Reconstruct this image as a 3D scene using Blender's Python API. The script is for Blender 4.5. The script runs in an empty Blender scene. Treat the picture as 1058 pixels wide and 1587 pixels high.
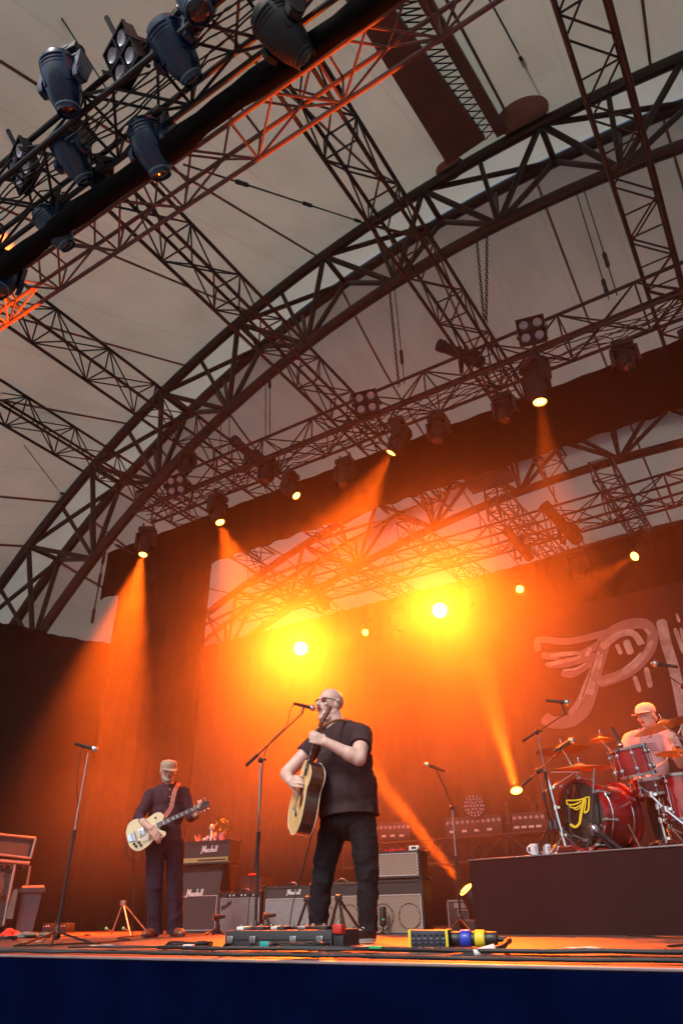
import bpy, bmesh, math, random
from mathutils import Vector as V, Matrix as MX, Quaternion as Q
random.seed(7)
scene = bpy.context.scene
col = scene.collection
R = math.radians

# ------------------------------------------------------------------ camera
CAMZ, YAW, PITCH, ROLL, FPX, CX, CY = .19, R(32), R(30.5), R(1.0), 1058., 529., 793.5
_fw = V((-math.sin(YAW)*math.cos(PITCH), math.cos(YAW)*math.cos(PITCH), math.sin(PITCH)))
_rt = V((math.cos(YAW), math.sin(YAW), 0)); _up = _rt.cross(_fw)
RT = _rt*math.cos(ROLL)-_up*math.sin(ROLL); UP = _up*math.cos(ROLL)+_rt*math.sin(ROLL); FW = _fw
CAM = V((0, 0, CAMZ))
cd = bpy.data.cameras.new('camera'); co = bpy.data.objects.new('camera', cd); col.objects.link(co)
cd.sensor_fit = 'VERTICAL'; cd.sensor_height = 36; cd.sensor_width = 24; cd.lens = 24; cd.clip_start = .05; cd.clip_end = 1000
co.matrix_world = MX(((RT.x, UP.x, -FW.x, 0), (RT.y, UP.y, -FW.y, 0), (RT.z, UP.z, -FW.z, CAMZ), (0, 0, 0, 1)))
scene.camera = co

# ------------------------------------------------------------------ world, sun, exposure
SUN_EL, SUN_AZ = R(47), R(182)      # azimuth measured clockwise from +Y: the sun stands behind the audience, to the right
w = bpy.data.worlds.new('World'); scene.world = w; w.use_nodes = True
nt = w.node_tree; bg = nt.nodes['Background']
sk = nt.nodes.new('ShaderNodeTexSky'); sk.sky_type = 'NISHITA'; sk.sun_disc = False
sk.sun_elevation = SUN_EL; sk.sun_rotation = SUN_AZ; sk.dust_density = 3; sk.ozone_density = 1.5
nt.links.new(sk.outputs[0], bg.inputs[0]); bg.inputs[1].default_value = .09
sl = bpy.data.lights.new('sun', 'SUN'); so = bpy.data.objects.new('sun', sl); col.objects.link(so)
sl.energy = 1.5; sl.angle = R(14); sl.color = (1, .95, .9)
sd = V((math.sin(SUN_AZ)*math.cos(SUN_EL), math.cos(SUN_AZ)*math.cos(SUN_EL), math.sin(SUN_EL)))
so.rotation_euler = sd.to_track_quat('Z', 'Y').to_euler()
vs = scene.view_settings
vs.view_transform = 'Standard'; vs.look = 'None'; vs.gamma = 1; vs.use_curve_mapping = False; vs.exposure = 0.66
cy = scene.cycles
cy.use_denoising = True; cy.use_adaptive_sampling = True; cy.adaptive_threshold = .035
try: cy.denoiser = 'OPENIMAGEDENOISE'
except Exception: pass
cy.max_bounces = 5; cy.diffuse_bounces = 3; cy.glossy_bounces = 2; cy.transmission_bounces = 6; cy.volume_bounces = 0
cy.sample_clamp_indirect = 6; cy.volume_step_rate = 3.0; cy.volume_max_steps = 64
cy.caustics_reflective = False; cy.caustics_refractive = False

# ------------------------------------------------------------------ pixel <-> place helpers (photo pixels, 1058 x 1587)
def ray(x, y): return FW + RT*((x-CX)/FPX) - UP*((y-CY)/FPX)
def atY(x, y, Y): d = ray(x, y); return CAM + d*(Y/d.y)
def atZ(x, y, Z): d = ray(x, y); return CAM + d*((Z-CAMZ)/d.z)
def atX(x, y, X): d = ray(x, y); return CAM + d*(X/d.x)
def facing(base):                    # J(x, y, d): the point seen at a pixel on the upright plane through base, d metres further away
    n = V((base[0], base[1], 0)).normalized()
    b = V((base[0], base[1], 0))
    def J(x, y, d=0.):
        r = ray(x, y); t = ((b+n*d).dot(n))/r.dot(n)
        return CAM + r*t
    return J

# ------------------------------------------------------------------ materials
MATS = {}
def mat(name, c, rough=.6, metal=0., var=0., vscale=8., bump=0., bscale=60., emit=None, estr=1., coat=0., trans=0., c2=None, spec=.5, alpha=None, sheen=0.):
    m = bpy.data.materials.new(name); m.use_nodes = True; t = m.node_tree; b = t.nodes['Principled BSDF']
    b.inputs['Base Color'].default_value = (*c, 1); b.inputs['Roughness'].default_value = rough; b.inputs['Metallic'].default_value = metal
    b.inputs['Specular IOR Level'].default_value = spec
    if coat: b.inputs['Coat Weight'].default_value = coat; b.inputs['Coat Roughness'].default_value = .08
    if sheen: b.inputs['Sheen Weight'].default_value = sheen
    if var or bump:
        tc = t.nodes.new('ShaderNodeTexCoord')
    if var:
        n = t.nodes.new('ShaderNodeTexNoise'); n.inputs['Scale'].default_value = vscale; n.inputs['Detail'].default_value = 6
        t.links.new(tc.outputs['Object'], n.inputs['Vector'])
        r = t.nodes.new('ShaderNodeValToRGB')
        lo = c2 or tuple(x*(1-var) for x in c); hi = tuple(min(1, x*(1+var*.6)) for x in c)
        r.color_ramp.elements[0].position = .3; r.color_ramp.elements[1].position = .72
        r.color_ramp.elements[0].color = (*lo, 1); r.color_ramp.elements[1].color = (*hi, 1)
        t.links.new(n.outputs['Fac'], r.inputs['Fac']); t.links.new(r.outputs['Color'], b.inputs['Base Color'])
        mr = t.nodes.new('ShaderNodeMapRange'); mr.inputs['To Min'].default_value = max(.03, rough-.12); mr.inputs['To Max'].default_value = min(1, rough+.12)
        t.links.new(n.outputs['Fac'], mr.inputs['Value']); t.links.new(mr.outputs['Result'], b.inputs['Roughness'])
    if bump:
        n2 = t.nodes.new('ShaderNodeTexNoise'); n2.inputs['Scale'].default_value = bscale; n2.inputs['Detail'].default_value = 4
        t.links.new(tc.outputs['Object'], n2.inputs['Vector'])
        bp = t.nodes.new('ShaderNodeBump'); bp.inputs['Strength'].default_value = bump; bp.inputs['Distance'].default_value = .02
        t.links.new(n2.outputs['Fac'], bp.inputs['Height']); t.links.new(bp.outputs['Normal'], b.inputs['Normal'])
    if emit: b.inputs['Emission Color'].default_value = (*emit, 1); b.inputs['Emission Strength'].default_value = estr
    if trans:
        tr = t.nodes.new('ShaderNodeBsdfTranslucent'); tr.inputs['Color'].default_value = (*c, 1)
        mx = t.nodes.new('ShaderNodeMixShader'); mx.inputs[0].default_value = trans
        t.links.new(b.outputs[0], mx.inputs[1]); t.links.new(tr.outputs[0], mx.inputs[2]); t.links.new(mx.outputs[0], t.nodes['Material Output'].inputs[0])
    if alpha is not None: b.inputs['Alpha'].default_value = alpha
    MATS[name] = m; return m

mat('membrane', (.61, .62, .51), .75, var=.13, vscale=.4, bump=.3, bscale=1.3, trans=.19)
def weld_lines():                    # lap welds every 1.15 m and old water stains in the fabric
    m = MATS['membrane']; t = m.node_tree; b = t.nodes['Principled BSDF']; src = b.inputs['Base Color'].links[0].from_socket
    tc = t.nodes.new('ShaderNodeTexCoord'); sx = t.nodes.new('ShaderNodeSeparateXYZ'); t.links.new(tc.outputs['Object'], sx.inputs[0])
    dv = t.nodes.new('ShaderNodeMath'); dv.operation = 'DIVIDE'; dv.inputs[1].default_value = 1.15; t.links.new(sx.outputs[0], dv.inputs[0])
    fr = t.nodes.new('ShaderNodeMath'); fr.operation = 'FRACT'; t.links.new(dv.outputs[0], fr.inputs[0])
    lt = t.nodes.new('ShaderNodeMath'); lt.operation = 'LESS_THAN'; lt.inputs[1].default_value = .035; t.links.new(fr.outputs[0], lt.inputs[0])
    mp = t.nodes.new('ShaderNodeMapping'); mp.inputs['Scale'].default_value = (1.6, .25, 1); t.links.new(tc.outputs['Object'], mp.inputs[0])
    ns = t.nodes.new('ShaderNodeTexNoise'); ns.inputs['Scale'].default_value = 1.1; ns.inputs['Detail'].default_value = 7; ns.inputs['Roughness'].default_value = .65; t.links.new(mp.outputs[0], ns.inputs[0])
    mr = t.nodes.new('ShaderNodeMapRange'); mr.inputs['From Min'].default_value = .48; mr.inputs['From Max'].default_value = .8; mr.inputs['To Max'].default_value = .38; t.links.new(ns.outputs[0], mr.inputs[0])
    w1 = t.nodes.new('ShaderNodeMath'); w1.operation = 'MULTIPLY'; w1.inputs[1].default_value = .16; t.links.new(lt.outputs[0], w1.inputs[0])
    ad = t.nodes.new('ShaderNodeMath'); ad.operation = 'ADD'; ad.use_clamp = True; t.links.new(w1.outputs[0], ad.inputs[0]); t.links.new(mr.outputs[0], ad.inputs[1])
    mx = t.nodes.new('ShaderNodeMix'); mx.data_type = 'RGBA'; mx.inputs['B'].default_value = (.36, .31, .23, 1); t.links.new(ad.outputs[0], mx.inputs['Factor']); t.links.new(src, mx.inputs['A'])
    t.links.new(mx.outputs['Result'], b.inputs['Base Color'])
    for n in t.nodes:
        if n.type == 'BSDF_TRANSLUCENT': t.links.new(mx.outputs['Result'], n.inputs['Color'])
weld_lines()
mat('skylight', (.74, .74, .62), .6, var=.2, vscale=1.6, trans=.27)
mat('seam', (.2, .14, .1), .8, var=.15, vscale=3)
mat('arch_steel', (.012, .010, .012), .5, var=.25, vscale=3)
mat('truss_alu', (.034, .028, .032), .45, metal=.25, var=.3, vscale=5)
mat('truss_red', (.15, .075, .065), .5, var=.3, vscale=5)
mat('truss_dark', (.009, .009, .013), .5, metal=.2, var=.3, vscale=5)
mat('black_cloth', (.005, .0045, .005), .95, var=.3, vscale=2, bump=.25, bscale=5, spec=.1)
mat('border_cloth', (.005, .004, .0045), .95, var=.3, vscale=2, bump=.2, bscale=5, spec=.1)
mat('back_cloth', (.022, .017, .019), .95, var=.3, vscale=2, bump=.25, bscale=4, spec=.1)
mat('banner', (.075, .042, .048), .9, var=.12, vscale=1.5, spec=.1)
mat('walk_brown', (.13, .085, .08), .8, var=.15, vscale=2)
mat('patch_cloth', (.34, .28, .22), .85, var=.1, vscale=2)
mat('cable', (.012, .012, .013), .6)
mat('wire', (.06, .055, .055), .45, metal=.6)
mat('chain', (.05, .045, .045), .4, metal=.8)
mat('fixture', (.003, .022, .070), .30, var=.25, vscale=14, coat=.3)  # blue sky reflection on the dark housings put into the base colour
mat('fixture_black', (.006, .0065, .009), .55, var=.2, vscale=20)
mat('glass_dark', (.02, .025, .035), .06, coat=.6)
mat('blinder_lens', (.42, .42, .52), .12, coat=.8, var=.3, vscale=60)
mat('ground', (.2, .19, .18), .95, var=.3, vscale=1.5)
mat('deck', (.13, .065, .045), .5, var=.35, vscale=2.2, bump=.1, bscale=30)
mat('skirt', (.0014, .003, .021), .95, var=.3, vscale=3, bump=.25, bscale=8, spec=.0)
mat('lip', (.30, .24, .25), .5, metal=.6, var=.2, vscale=5)

# ------------------------------------------------------------------ objects
INV = {}
def tag(o, label, cat, group=None):
    o['label'] = label; o['category'] = cat
    if group: o['group'] = group
    return o
def thing(name, label, cat, loc=(0, 0, 0), rz=0., group=None):
    o = bpy.data.objects.new(name, None); col.objects.link(o)
    o.empty_display_size = .1; o.location = loc; o.rotation_euler = (0, 0, rz)
    INV[o] = (MX.Translation(loc) @ MX.Rotation(rz, 4, 'Z')).inverted()
    return tag(o, label, cat, group)
def link(name, me, parent=None, mw=None):
    """One mesh object; mw is its place in the world; the parent is a thing (Empty) or one of its parts."""
    o = bpy.data.objects.new(name, me); col.objects.link(o)
    mw = mw or MX.Identity(4)
    INV[o] = mw.inverted()
    if parent is not None:
        o.parent = parent; o.matrix_basis = INV[parent] @ mw
    else: o.matrix_basis = mw
    return o
def ortho(z):
    z = V(z).normalized(); a = V((0, 0, 1)) if abs(z.z) < .95 else V((1, 0, 0))
    x = a.cross(z).normalized(); return x, z.cross(x), z
def frame(o, x, y, z):
    return MX(((x[0], y[0], z[0], o[0]), (x[1], y[1], z[1], o[1]), (x[2], y[2], z[2], o[2]), (0, 0, 0, 1)))
def along(p, q):                     # frame at p whose z axis points to q
    x, y, z = ortho(V(q)-V(p)); return frame(p, x, y, z)

class MB:
    """Collects shapes in world (or local) coordinates; build() links them as ONE mesh object."""
    def __init__(s, T=None): s.v = []; s.f = []; s.mi = []; s.T = T or MX.Identity(4); s.cur = 0
    def add(s, vs_, fs, T=None):
        T = s.T @ T if T is not None else s.T
        n = len(s.v); s.v += [T @ V(p) for p in vs_]; s.f += [[i+n for i in f] for f in fs]; s.mi += [s.cur]*len(fs); return s
    def box(s, c, d, T=None, bev=0.):
        x, y, z = (k/2 for k in d)
        if not bev:
            P = [(c[0]+a*x, c[1]+b*y, c[2]+e*z) for e in (-1, 1) for a, b in ((-1, -1), (1, -1), (1, 1), (-1, 1))]
            F = [(3, 2, 1, 0), (4, 5, 6, 7), (0, 1, 5, 4), (1, 2, 6, 5), (2, 3, 7, 6), (3, 0, 4, 7)]
            return s.add(P, F, T)
        bm = bmesh.new(); bmesh.ops.create_cube(bm, size=1, matrix=MX.Translation(c) @ MX.Diagonal((*d, 1)))
        bmesh.ops.bevel(bm, geom=bm.edges[:], offset=bev, segments=2, profile=.5, affect='EDGES')
        bm.verts.index_update()
        s.add([v.co for v in bm.verts], [[v.index for v in f.verts] for f in bm.faces], T); bm.free(); return s
    def cyl(s, p, q, r0, r1=None, n=10, cap=True, T=None):
        r1 = r0 if r1 is None else r1; x, y, z = ortho(V(q)-V(p)); P = []
        for c, r in ((V(p), r0), (V(q), r1)):
            P += [c+(x*math.cos(2*math.pi*i/n)+y*math.sin(2*math.pi*i/n))*r for i in range(n)]
        F = [(i, (i+1) % n, n+(i+1) % n, n+i) for i in range(n)]
        if cap: F += [tuple(range(n-1, -1, -1)), tuple(range(n, 2*n))]
        return s.add(P, F, T)
    def path(s, pts, r, n=6, T=None, closed=False):
        pts = [V(p) for p in pts]; P = []; m = len(pts); u = None
        for i, p in enumerate(pts):
            d = (pts[(i+1) % m if closed else min(i+1, m-1)]-pts[(i-1) % m if closed else max(i-1, 0)]).normalized()
            if u is None: u = ortho(d)[0]
            u = (u-d*u.dot(d)).normalized(); v = d.cross(u); rr = r[i] if isinstance(r, (list, tuple)) else r
            P += [p+(u*math.cos(2*math.pi*k/n)+v*math.sin(2*math.pi*k/n))*rr for k in range(n)]
        F = [(i*n+k, i*n+(k+1) % n, ((i+1) % m)*n+(k+1) % n, ((i+1) % m)*n+k) for i in range(m if closed else m-1) for k in range(n)]
        if not closed: F += [tuple(range(n-1, -1, -1)), tuple(range((m-1)*n, m*n))]
        return s.add(P, F, T)
    def lathe(s, prof, n=20, T=None, cap=False):      # prof: (radius, z)
        P = []; m = len(prof)
        for r, z in prof: P += [(r*math.cos(2*math.pi*k/n), r*math.sin(2*math.pi*k/n), z) for k in range(n)]
        F = [(i*n+k, i*n+(k+1) % n, (i+1)*n+(k+1) % n, (i+1)*n+k) for i in range(m-1) for k in range(n)]
        if cap: F += [tuple(range(n-1, -1, -1)), tuple(range((m-1)*n, m*n))]
        return s.add(P, F, T)
    def ball(s, c, r, T=None, n=12, m=8):
        r = (r, r, r) if not hasattr(r, '__len__') else r
        P = [(c[0], c[1], c[2]-r[2])]
        for i in range(1, m):
            a = -math.pi/2+math.pi*i/m
            P += [(c[0]+r[0]*math.cos(a)*math.cos(2*math.pi*k/n), c[1]+r[1]*math.cos(a)*math.sin(2*math.pi*k/n), c[2]+r[2]*math.sin(a)) for k in range(n)]
        P += [(c[0], c[1], c[2]+r[2])]; L = len(P)-1
        F = [(0, 1+(k+1) % n, 1+k) for k in range(n)]+[(1+i*n+k, 1+i*n+(k+1) % n, 1+(i+1)*n+(k+1) % n, 1+(i+1)*n+k) for i in range(m-2) for k in range(n)]
        F += [(L, 1+(m-2)*n+k, 1+(m-2)*n+(k+1) % n) for k in range(n)]
        return s.add(P, F, T)
    def prism(s, out, z0, z1, T=None):                # outline (x, y) counter-clockwise, extruded in z
        n = len(out); P = [(x, y, z0) for x, y in out]+[(x, y, z1) for x, y in out]
        F = [tuple(range(n-1, -1, -1)), tuple(range(n, 2*n))]+[(i, (i+1) % n, n+(i+1) % n, n+i) for i in range(n)]
        return s.add(P, F, T)
    def mesh(s, name, mats, smooth=True, sharp=35):
        me = bpy.data.meshes.new(name); me.from_pydata([tuple(v) for v in s.v], [], s.f)
        for m in (mats if isinstance(mats, (list, tuple)) else [mats]): me.materials.append(MATS[m])
        if s.cur: me.polygons.foreach_set('material_index', s.mi)
        me.validate()
        if smooth:
            me.polygons.foreach_set('use_smooth', [True]*len(me.polygons))
            me.set_sharp_from_angle(angle=R(sharp))
        me.update(); return me
    def build(s, name, mats, parent=None, mw=None, smooth=True, sharp=35):
        return link(name, s.mesh(name, mats, smooth, sharp), parent, mw)

_unit = {}
def unit_tube(m, n=8):
    if (m, n) not in _unit: _unit[(m, n)] = MB().cyl((0, 0, 0), (0, 0, 1), 1, n=n).mesh('tube_'+m, m)
    return _unit[(m, n)]
def unit_box(m):
    if ('b', m) not in _unit: _unit[('b', m)] = MB().box((0, 0, 0), (1, 1, 1)).mesh('block_'+m, m, False)
    return _unit[('b', m)]
def tube(name, p, q, r, m, parent=None, n=8):
    L = (V(q)-V(p)).length
    return link(name, unit_tube(m, n), parent, along(p, q) @ MX.Diagonal((r, r, L, 1)))
def bar(name, c, d, m, parent=None, T=None):
    return link(name, unit_box(m), parent, (T or MX.Identity(4)) @ MX.Translation(c) @ MX.Diagonal((*d, 1)))
def struct(o, kind='structure'): o['kind'] = kind; return o

# ------------------------------------------------------------------ the setting
g = MB(); g.add([(-300, -300, -1.35), (300, -300, -1.35), (300, 300, -1.35), (-300, 300, -1.35)], [(0, 1, 2, 3)])
struct(g.build('ground', 'ground', smooth=False))
EDGE = 3.16
st = struct(MB().box((-3.5, EDGE+8.02, -.02), (27, 16, .04)).build('stage_floor', 'deck', smooth=False))
# plywood deck sheets laid on the stage, each a piece of its own
random.seed(3)
dm = [MB().box((0, 0, 0), (1.215, 2.43, .018), bev=.004).mesh('deck_sheet', 'deck', False)]
for i in range(13):
    for j in range(3):
        link('deck_sheet', dm[0], st, MX.Translation((-12.2+i*1.22, EDGE+.42+1.22+j*2.44, .010+random.uniform(-.001, .001))))
sk_ = MB()
N = 160; P = []; F = []
for i in range(N+1):
    x = -16+26*i/N; dy = .012*math.sin(i*1.9)+.008*math.sin(i*.83+1)
    for z, k in ((-.012, 0.), (-.06, .4), (-.7, 1), (-1.35, 1.3)): P.append((x, EDGE-.012+(dy+.02*math.sin(x*1.7)+.012*math.sin(x*4.1+2))*k, z))
for i in range(N): F += [(i*4+k, i*4+k+1, i*4+k+5, i*4+k+4) for k in range(3)]
tag(sk_.add(P, F).build('stage_skirt', 'skirt'), 'navy blue cloth skirt along the front of the stage', 'skirt')
tag(MB().box((-3, EDGE+.004, -.002), (26, .04, .012), bev=.003).build('edge_strip', 'lip'), 'shiny metal edging strip along the stage lip', 'trim')

# ------------------------------------------------------------------ roof
APX = -1.6
def zarc(x, apex, rad, x0=APX):
    d = x-x0; return apex-(rad-math.sqrt(max(rad*rad-d*d, .01)))
def zroof(x, Y):
    a = zarc(x, 12.05, 16.1)
    if Y <= 7.6: return a-(7.6-Y)*(.30+.22*max(0, min(1, (a-6)/6)))+.25*math.sin(math.pi*(7.6-Y)/9)*-.3
    if Y <= 8.4: return a+.02
    b = zarc(x, 10.0, 27., -2.0)
    if Y <= 13.3: t = (Y-8.4)/4.9; return a*(1-t)+b*t-.35*math.sin(math.pi*t)
    c = zarc(x, 9.2, 30., -2.0)
    t = min(1.3, (Y-13.3)/5.0); return b*(1-t)+c*t-.2*math.sin(math.pi*min(1, t))
roof = thing('tent_roof', 'beige tensioned membrane roof spanning the stage above the trusses', 'roof', (APX, 7.6, 12))
SEAMS = [-15.6, -14.2, -13.0, -12.1, -10.24, -8.65, -7.0, -5.24, -3.31, -1.0, 1.2, 3.4, 5.4, 7.2, 9, 11, 12.4]
def sheet(x0, x1, y0, y1, m, name, off=0., nx=4, ny=10):
    P = [(x0+(x1-x0)*i/nx, y0+(y1-y0)*j/ny, zroof(x0+(x1-x0)*i/nx, y0+(y1-y0)*j/ny)+off-(.07*math.sin(math.pi*i/nx)*math.sin(math.pi*j/ny) if nx > 1 else 0)) for j in range(ny+1) for i in range(nx+1)]
    F = [(j*(nx+1)+i, j*(nx+1)+i+1, (j+1)*(nx+1)+i+1, (j+1)*(nx+1)+i) for j in range(ny) for i in range(nx)]
    return MB().add(P, F).build(name, m, roof, sharp=180)
for a, b in zip(SEAMS, SEAMS[1:]):
    sheet(a, b, .8, 7.6, 'membrane', 'membrane_panel')
    sheet(a, b, 7.602, 8.4, 'skylight', 'skylight_panel', ny=2)
    sheet(a, b, 8.402, 13.3, 'membrane', 'membrane_panel')
    sheet(a, b, 13.302, 18.5, 'membrane', 'membrane_panel')
for s_ in SEAMS[1:-1]:
    sheet(s_-.022, s_+.022, .8, 7.6, 'seam', 'seam', -.012, 1, 12)
    sheet(s_-.022, s_+.022, 8.42, 13.3, 'seam', 'seam', -.012, 1, 8)
    sheet(s_-.022, s_+.022, 13.3, 18.5, 'seam', 'seam', -.012, 1, 8)
def on_roof(x, y, off=0.):
    d = ray(x, y); lo, hi = .2, 30.
    for _ in range(60):
        t = (lo+hi)/2; p = CAM+d*t
        if p.z < zroof(p.x, p.y)+off and p.y < 20: lo = t
        else: hi = t
    return CAM+d*lo
# light gap under the roof at the far left and right is open air

# ------------------------------------------------------------------ trusses
def arch(label, YA, YB, YC, apex, rad, drop, x0, xs, step, rA, rB, m, radC=None):
    t = thing('arch_truss', label, 'arch truss', (x0, (YA+YB)/2, 0), 0, 'roof arches')
    fa = lambda x: V((x, YA, zarc(x, apex, rad, x0)-.14)); fb = lambda x: V((x, YB, zarc(x, apex, rad, x0)-.14))
    fc = lambda x: V((x0+(x-x0)*(1-drop/rad), YC, zarc(x, apex, rad, x0)-.14-drop*.98))
    n = 48; X = [xs[0]+(xs[1]-xs[0])*i/n for i in range(n+1)]
    for f, r in ((fa, rA), (fb, rA), (fc, rA)):
        MB().path([f(x) for x in X], r, 10).build('chord', m, t)
    # panel points equally spaced along the arc
    pts = []; a0 = math.asin((xs[0]-x0)/rad); a1 = math.asin((xs[1]-x0)/rad); k = max(2, round((a1-a0)*rad/step))
    pts = [x0+rad*math.sin(a0+(a1-a0)*i/k) for i in range(k+1)]
    mid = [(p+q)/2 for p, q in zip(pts, pts[1:])]
    for i, x in enumerate(pts):
        tube('brace', fa(x), fb(x), rB, m, t)
        for f in (fa, fb):
            if i < len(mid): tube('brace', f(x), fc(mid[i]), rB, m, t)
            if i > 0: tube('brace', f(x), fc(mid[i-1]), rB, m, t)
            if i < len(mid): tube('brace', f(mid[i]), fc(mid[i]), rB*.8, m, t)
        if i < k: tube('brace', fa(x), fb(pts[i+1]), rB*.9, m, t)
    return fa, fb, fc
A1 = arch('great dark steel arch truss in front, nearest the camera', 7.6, 8.4, 8.0, 12.0, 16.1, 1.45, APX, (-15.6, 9.5), 2.2, .105, .055, 'arch_steel')
A2 = arch('second steel arch truss seen under the black border, in the smoke', 13.3, 14.1, 13.7, 10.0, 27., 1.2, -2.0, (-18, 9), 2.3, .10, .05, 'arch_steel')
A3 = arch('farthest low steel arch truss behind the rear lighting truss', 18.3, 19.0, 18.6, 9.2, 30., 1.1, -2.0, (-20, 8), 2.3, .10, .05, 'arch_steel')

def box_truss(name, label, p0, p1, w, h, m, panel=.5, rc=.025, rb=.012, group=None, cat='truss', up=(0, 0, 1), rungs=True):
    p0, p1 = V(p0), V(p1); t = thing(name, label, cat, p0, 0, group)
    d = (p1-p0).normalized(); sd_ = d.cross(V(up)).normalized(); u = sd_.cross(d)
    c = [sd_*(a*w/2)+u*(b*h/2) for a, b in ((-1, -1), (1, -1), (1, 1), (-1, 1))]
    for o in c: tube('chord', p0+o, p1+o, rc, m, t)
    L = (p1-p0).length; n = max(1, round(L/panel)); st_ = L/n
    for k in range(4):
        a, b = c[k], c[(k+1) % 4]
        for i in range(n):
            q0, q1 = (a, b) if (i+k) % 2 == 0 else (b, a)
            tube('brace', p0+d*(st_*i)+q0, p0+d*(st_*(i+1))+q1, rb, m, t, 6)
            if rungs and (i % 2 == 0 or i == n-1): tube('brace', p0+d*(st_*i)+a, p0+d*(st_*i)+b, rb, m, t, 6)
    return t
# trusses that run from the front of the stage to the back
for X, lab in ((-10.05, 'lattice truss running upstage, leftmost of the roof girders'), (-7.9, 'lattice truss running upstage, second girder from the left'),
               (-5.1, 'lattice truss running upstage under the middle of the arch'), (-2.45, 'lattice truss running upstage beside the brown roof walkway'),
               (.35, 'lattice truss running upstage at the right edge of the picture')):
    box_truss('roof_girder', lab, (X, 3.0, 8.12), (X, 12.4, 8.12 if X > -9 else 8.0), .46, .46, 'truss_alu', .52, .027, .013, 'girders running upstage')
for X, lab in ((-10.4, 'rear lattice rafter at the far left of the smoky gap'), (-8.2, 'rear lattice rafter left of the grey hoist tower'), (-6.0, 'rear lattice rafter above the right dazzling lamp'),
               (-3.8, 'rear lattice rafter crossing the middle of the second arch'), (-1.6, 'rear lattice rafter crossing the right of the second arch')):
    box_truss('rear_rafter', lab, (X, 12.35, 7.75), (X, 18.2, 8.35), .42, .42, 'truss_alu', .55, .027, .013, 'rafters at the back of the roof')
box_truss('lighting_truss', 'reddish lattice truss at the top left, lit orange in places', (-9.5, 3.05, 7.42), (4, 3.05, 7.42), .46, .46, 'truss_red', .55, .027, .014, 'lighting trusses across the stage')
box_truss('lighting_truss', 'dark front lighting truss at the top left carrying moving heads tinted skylight blue', (-9.2, 2.12, 7.12), (3.5, 2.12, 7.12), .52, .40, 'truss_dark', .5, .03, .016, 'lighting trusses across the stage')
box_truss('lighting_truss', 'middle lighting truss above the black border', (-10.0, 8.2, 7.60), (5, 8.2, 7.60), .5, .52, 'truss_alu', .56, .028, .014, 'lighting trusses across the stage')
box_truss('lighting_truss', 'rear lighting truss above the banner, glowing in the smoke', (-10.5, 12.0, 6.68), (5, 12.0, 6.68), .45, .46, 'truss_alu', .56, .026, .013, 'lighting trusses across the stage')
# bundled black roll under the front truss
bl = MB(); L = [(-9.3+13*i/60) for i in range(61)]
bl.path([(x, 2.47+.012*math.sin(x*3), 6.66+.012*math.sin(x*2.1+1)) for x in L], [.112+.010*math.sin(x*5)+.006*math.sin(x*13) for x in L], 12)
tag(bl.build('rolled_drape', 'black_cloth'), 'thick black rolled drape tied under the front lighting truss', 'drape')

# ------------------------------------------------------------------ drapes
def drape(name, label, x0, x1, z0, z1, Y, m, amp=.05, wl=.33, Yb=None, cat='drape', top=None):
    n = int(abs(x1-x0)/.055)+2; P = []; F = []; zs = 7
    for i in range(n+1):
        x = x0+(x1-x0)*i/n; s = math.sin(2*math.pi*x/wl+.9*math.sin(x*1.7))+.35*math.sin(2*math.pi*x/(wl*2.7)+2)
        zt = z1+(top(x) if top else 0)
        for k in range(zs):
            f = k/(zs-1); y = Y if Yb is None else Y+(Yb-Y)*i/n
            P.append((x+.01*math.sin(k+x*5), y+amp*s*(.35+.65*f), zt+(z0-zt)*f))
    for i in range(n): F += [(i*zs+k, i*zs+k+1, (i+1)*zs+k+1, (i+1)*zs+k) for k in range(zs-1)]
    return tag(MB().add(P, F).build(name, m, sharp=180), label, cat)
drape('border_drape', 'long black border cloth hanging under the middle lighting truss', -11.35, 5, 5.95, 7.06, 8.52, 'border_cloth', .03, .5)
drape('leg_drape', 'tall black leg drape hanging at the left end of the border', -10.9, -8.3, 0, 6.9, 8.62, 'black_cloth', .06)
drape('back_drape', 'wide black cloth across the back of the stage behind the amplifiers', -13, 5, 0, 6.35, 12.75, 'back_cloth', .06, .4)
def side(label, p, q, z0, z1, sag):
    p, q = V(p), V(q); n = 70; P = []; F = []; d = (q-p); nn = V((d.y, -d.x, 0)).normalized(); zs = 7
    for i in range(n+1):
        f = i/n; s = math.sin(i*1.15+math.sin(i*.3))
        zt = z1+sag*math.sin(f*math.pi*5)*.25+sag*random.uniform(-.3, .3)
        for k in range(zs): P.append(p+d*f+nn*(.05*s*(.3+.1*k))+V((0, 0, zt+(z0-zt)*k/(zs-1))))
    for i in range(n): F += [(i*zs+k, i*zs+k+1, (i+1)*zs+k+1, (i+1)*zs+k) for k in range(zs-1)]
    return tag(MB().add(P, F).build('side_drape', 'black_cloth', sharp=180), label, 'drape')
a_ = atZ(0, 965, 5.2); b_ = atZ(178, 1000, 5.2)
e_ = (b_-a_).normalized()
side('black side masking drape closing the left wing of the stage', (a_-e_*4).to_2d().to_3d(), (b_+e_*1.2).to_2d().to_3d(), 0, 5.2, .06)
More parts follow.
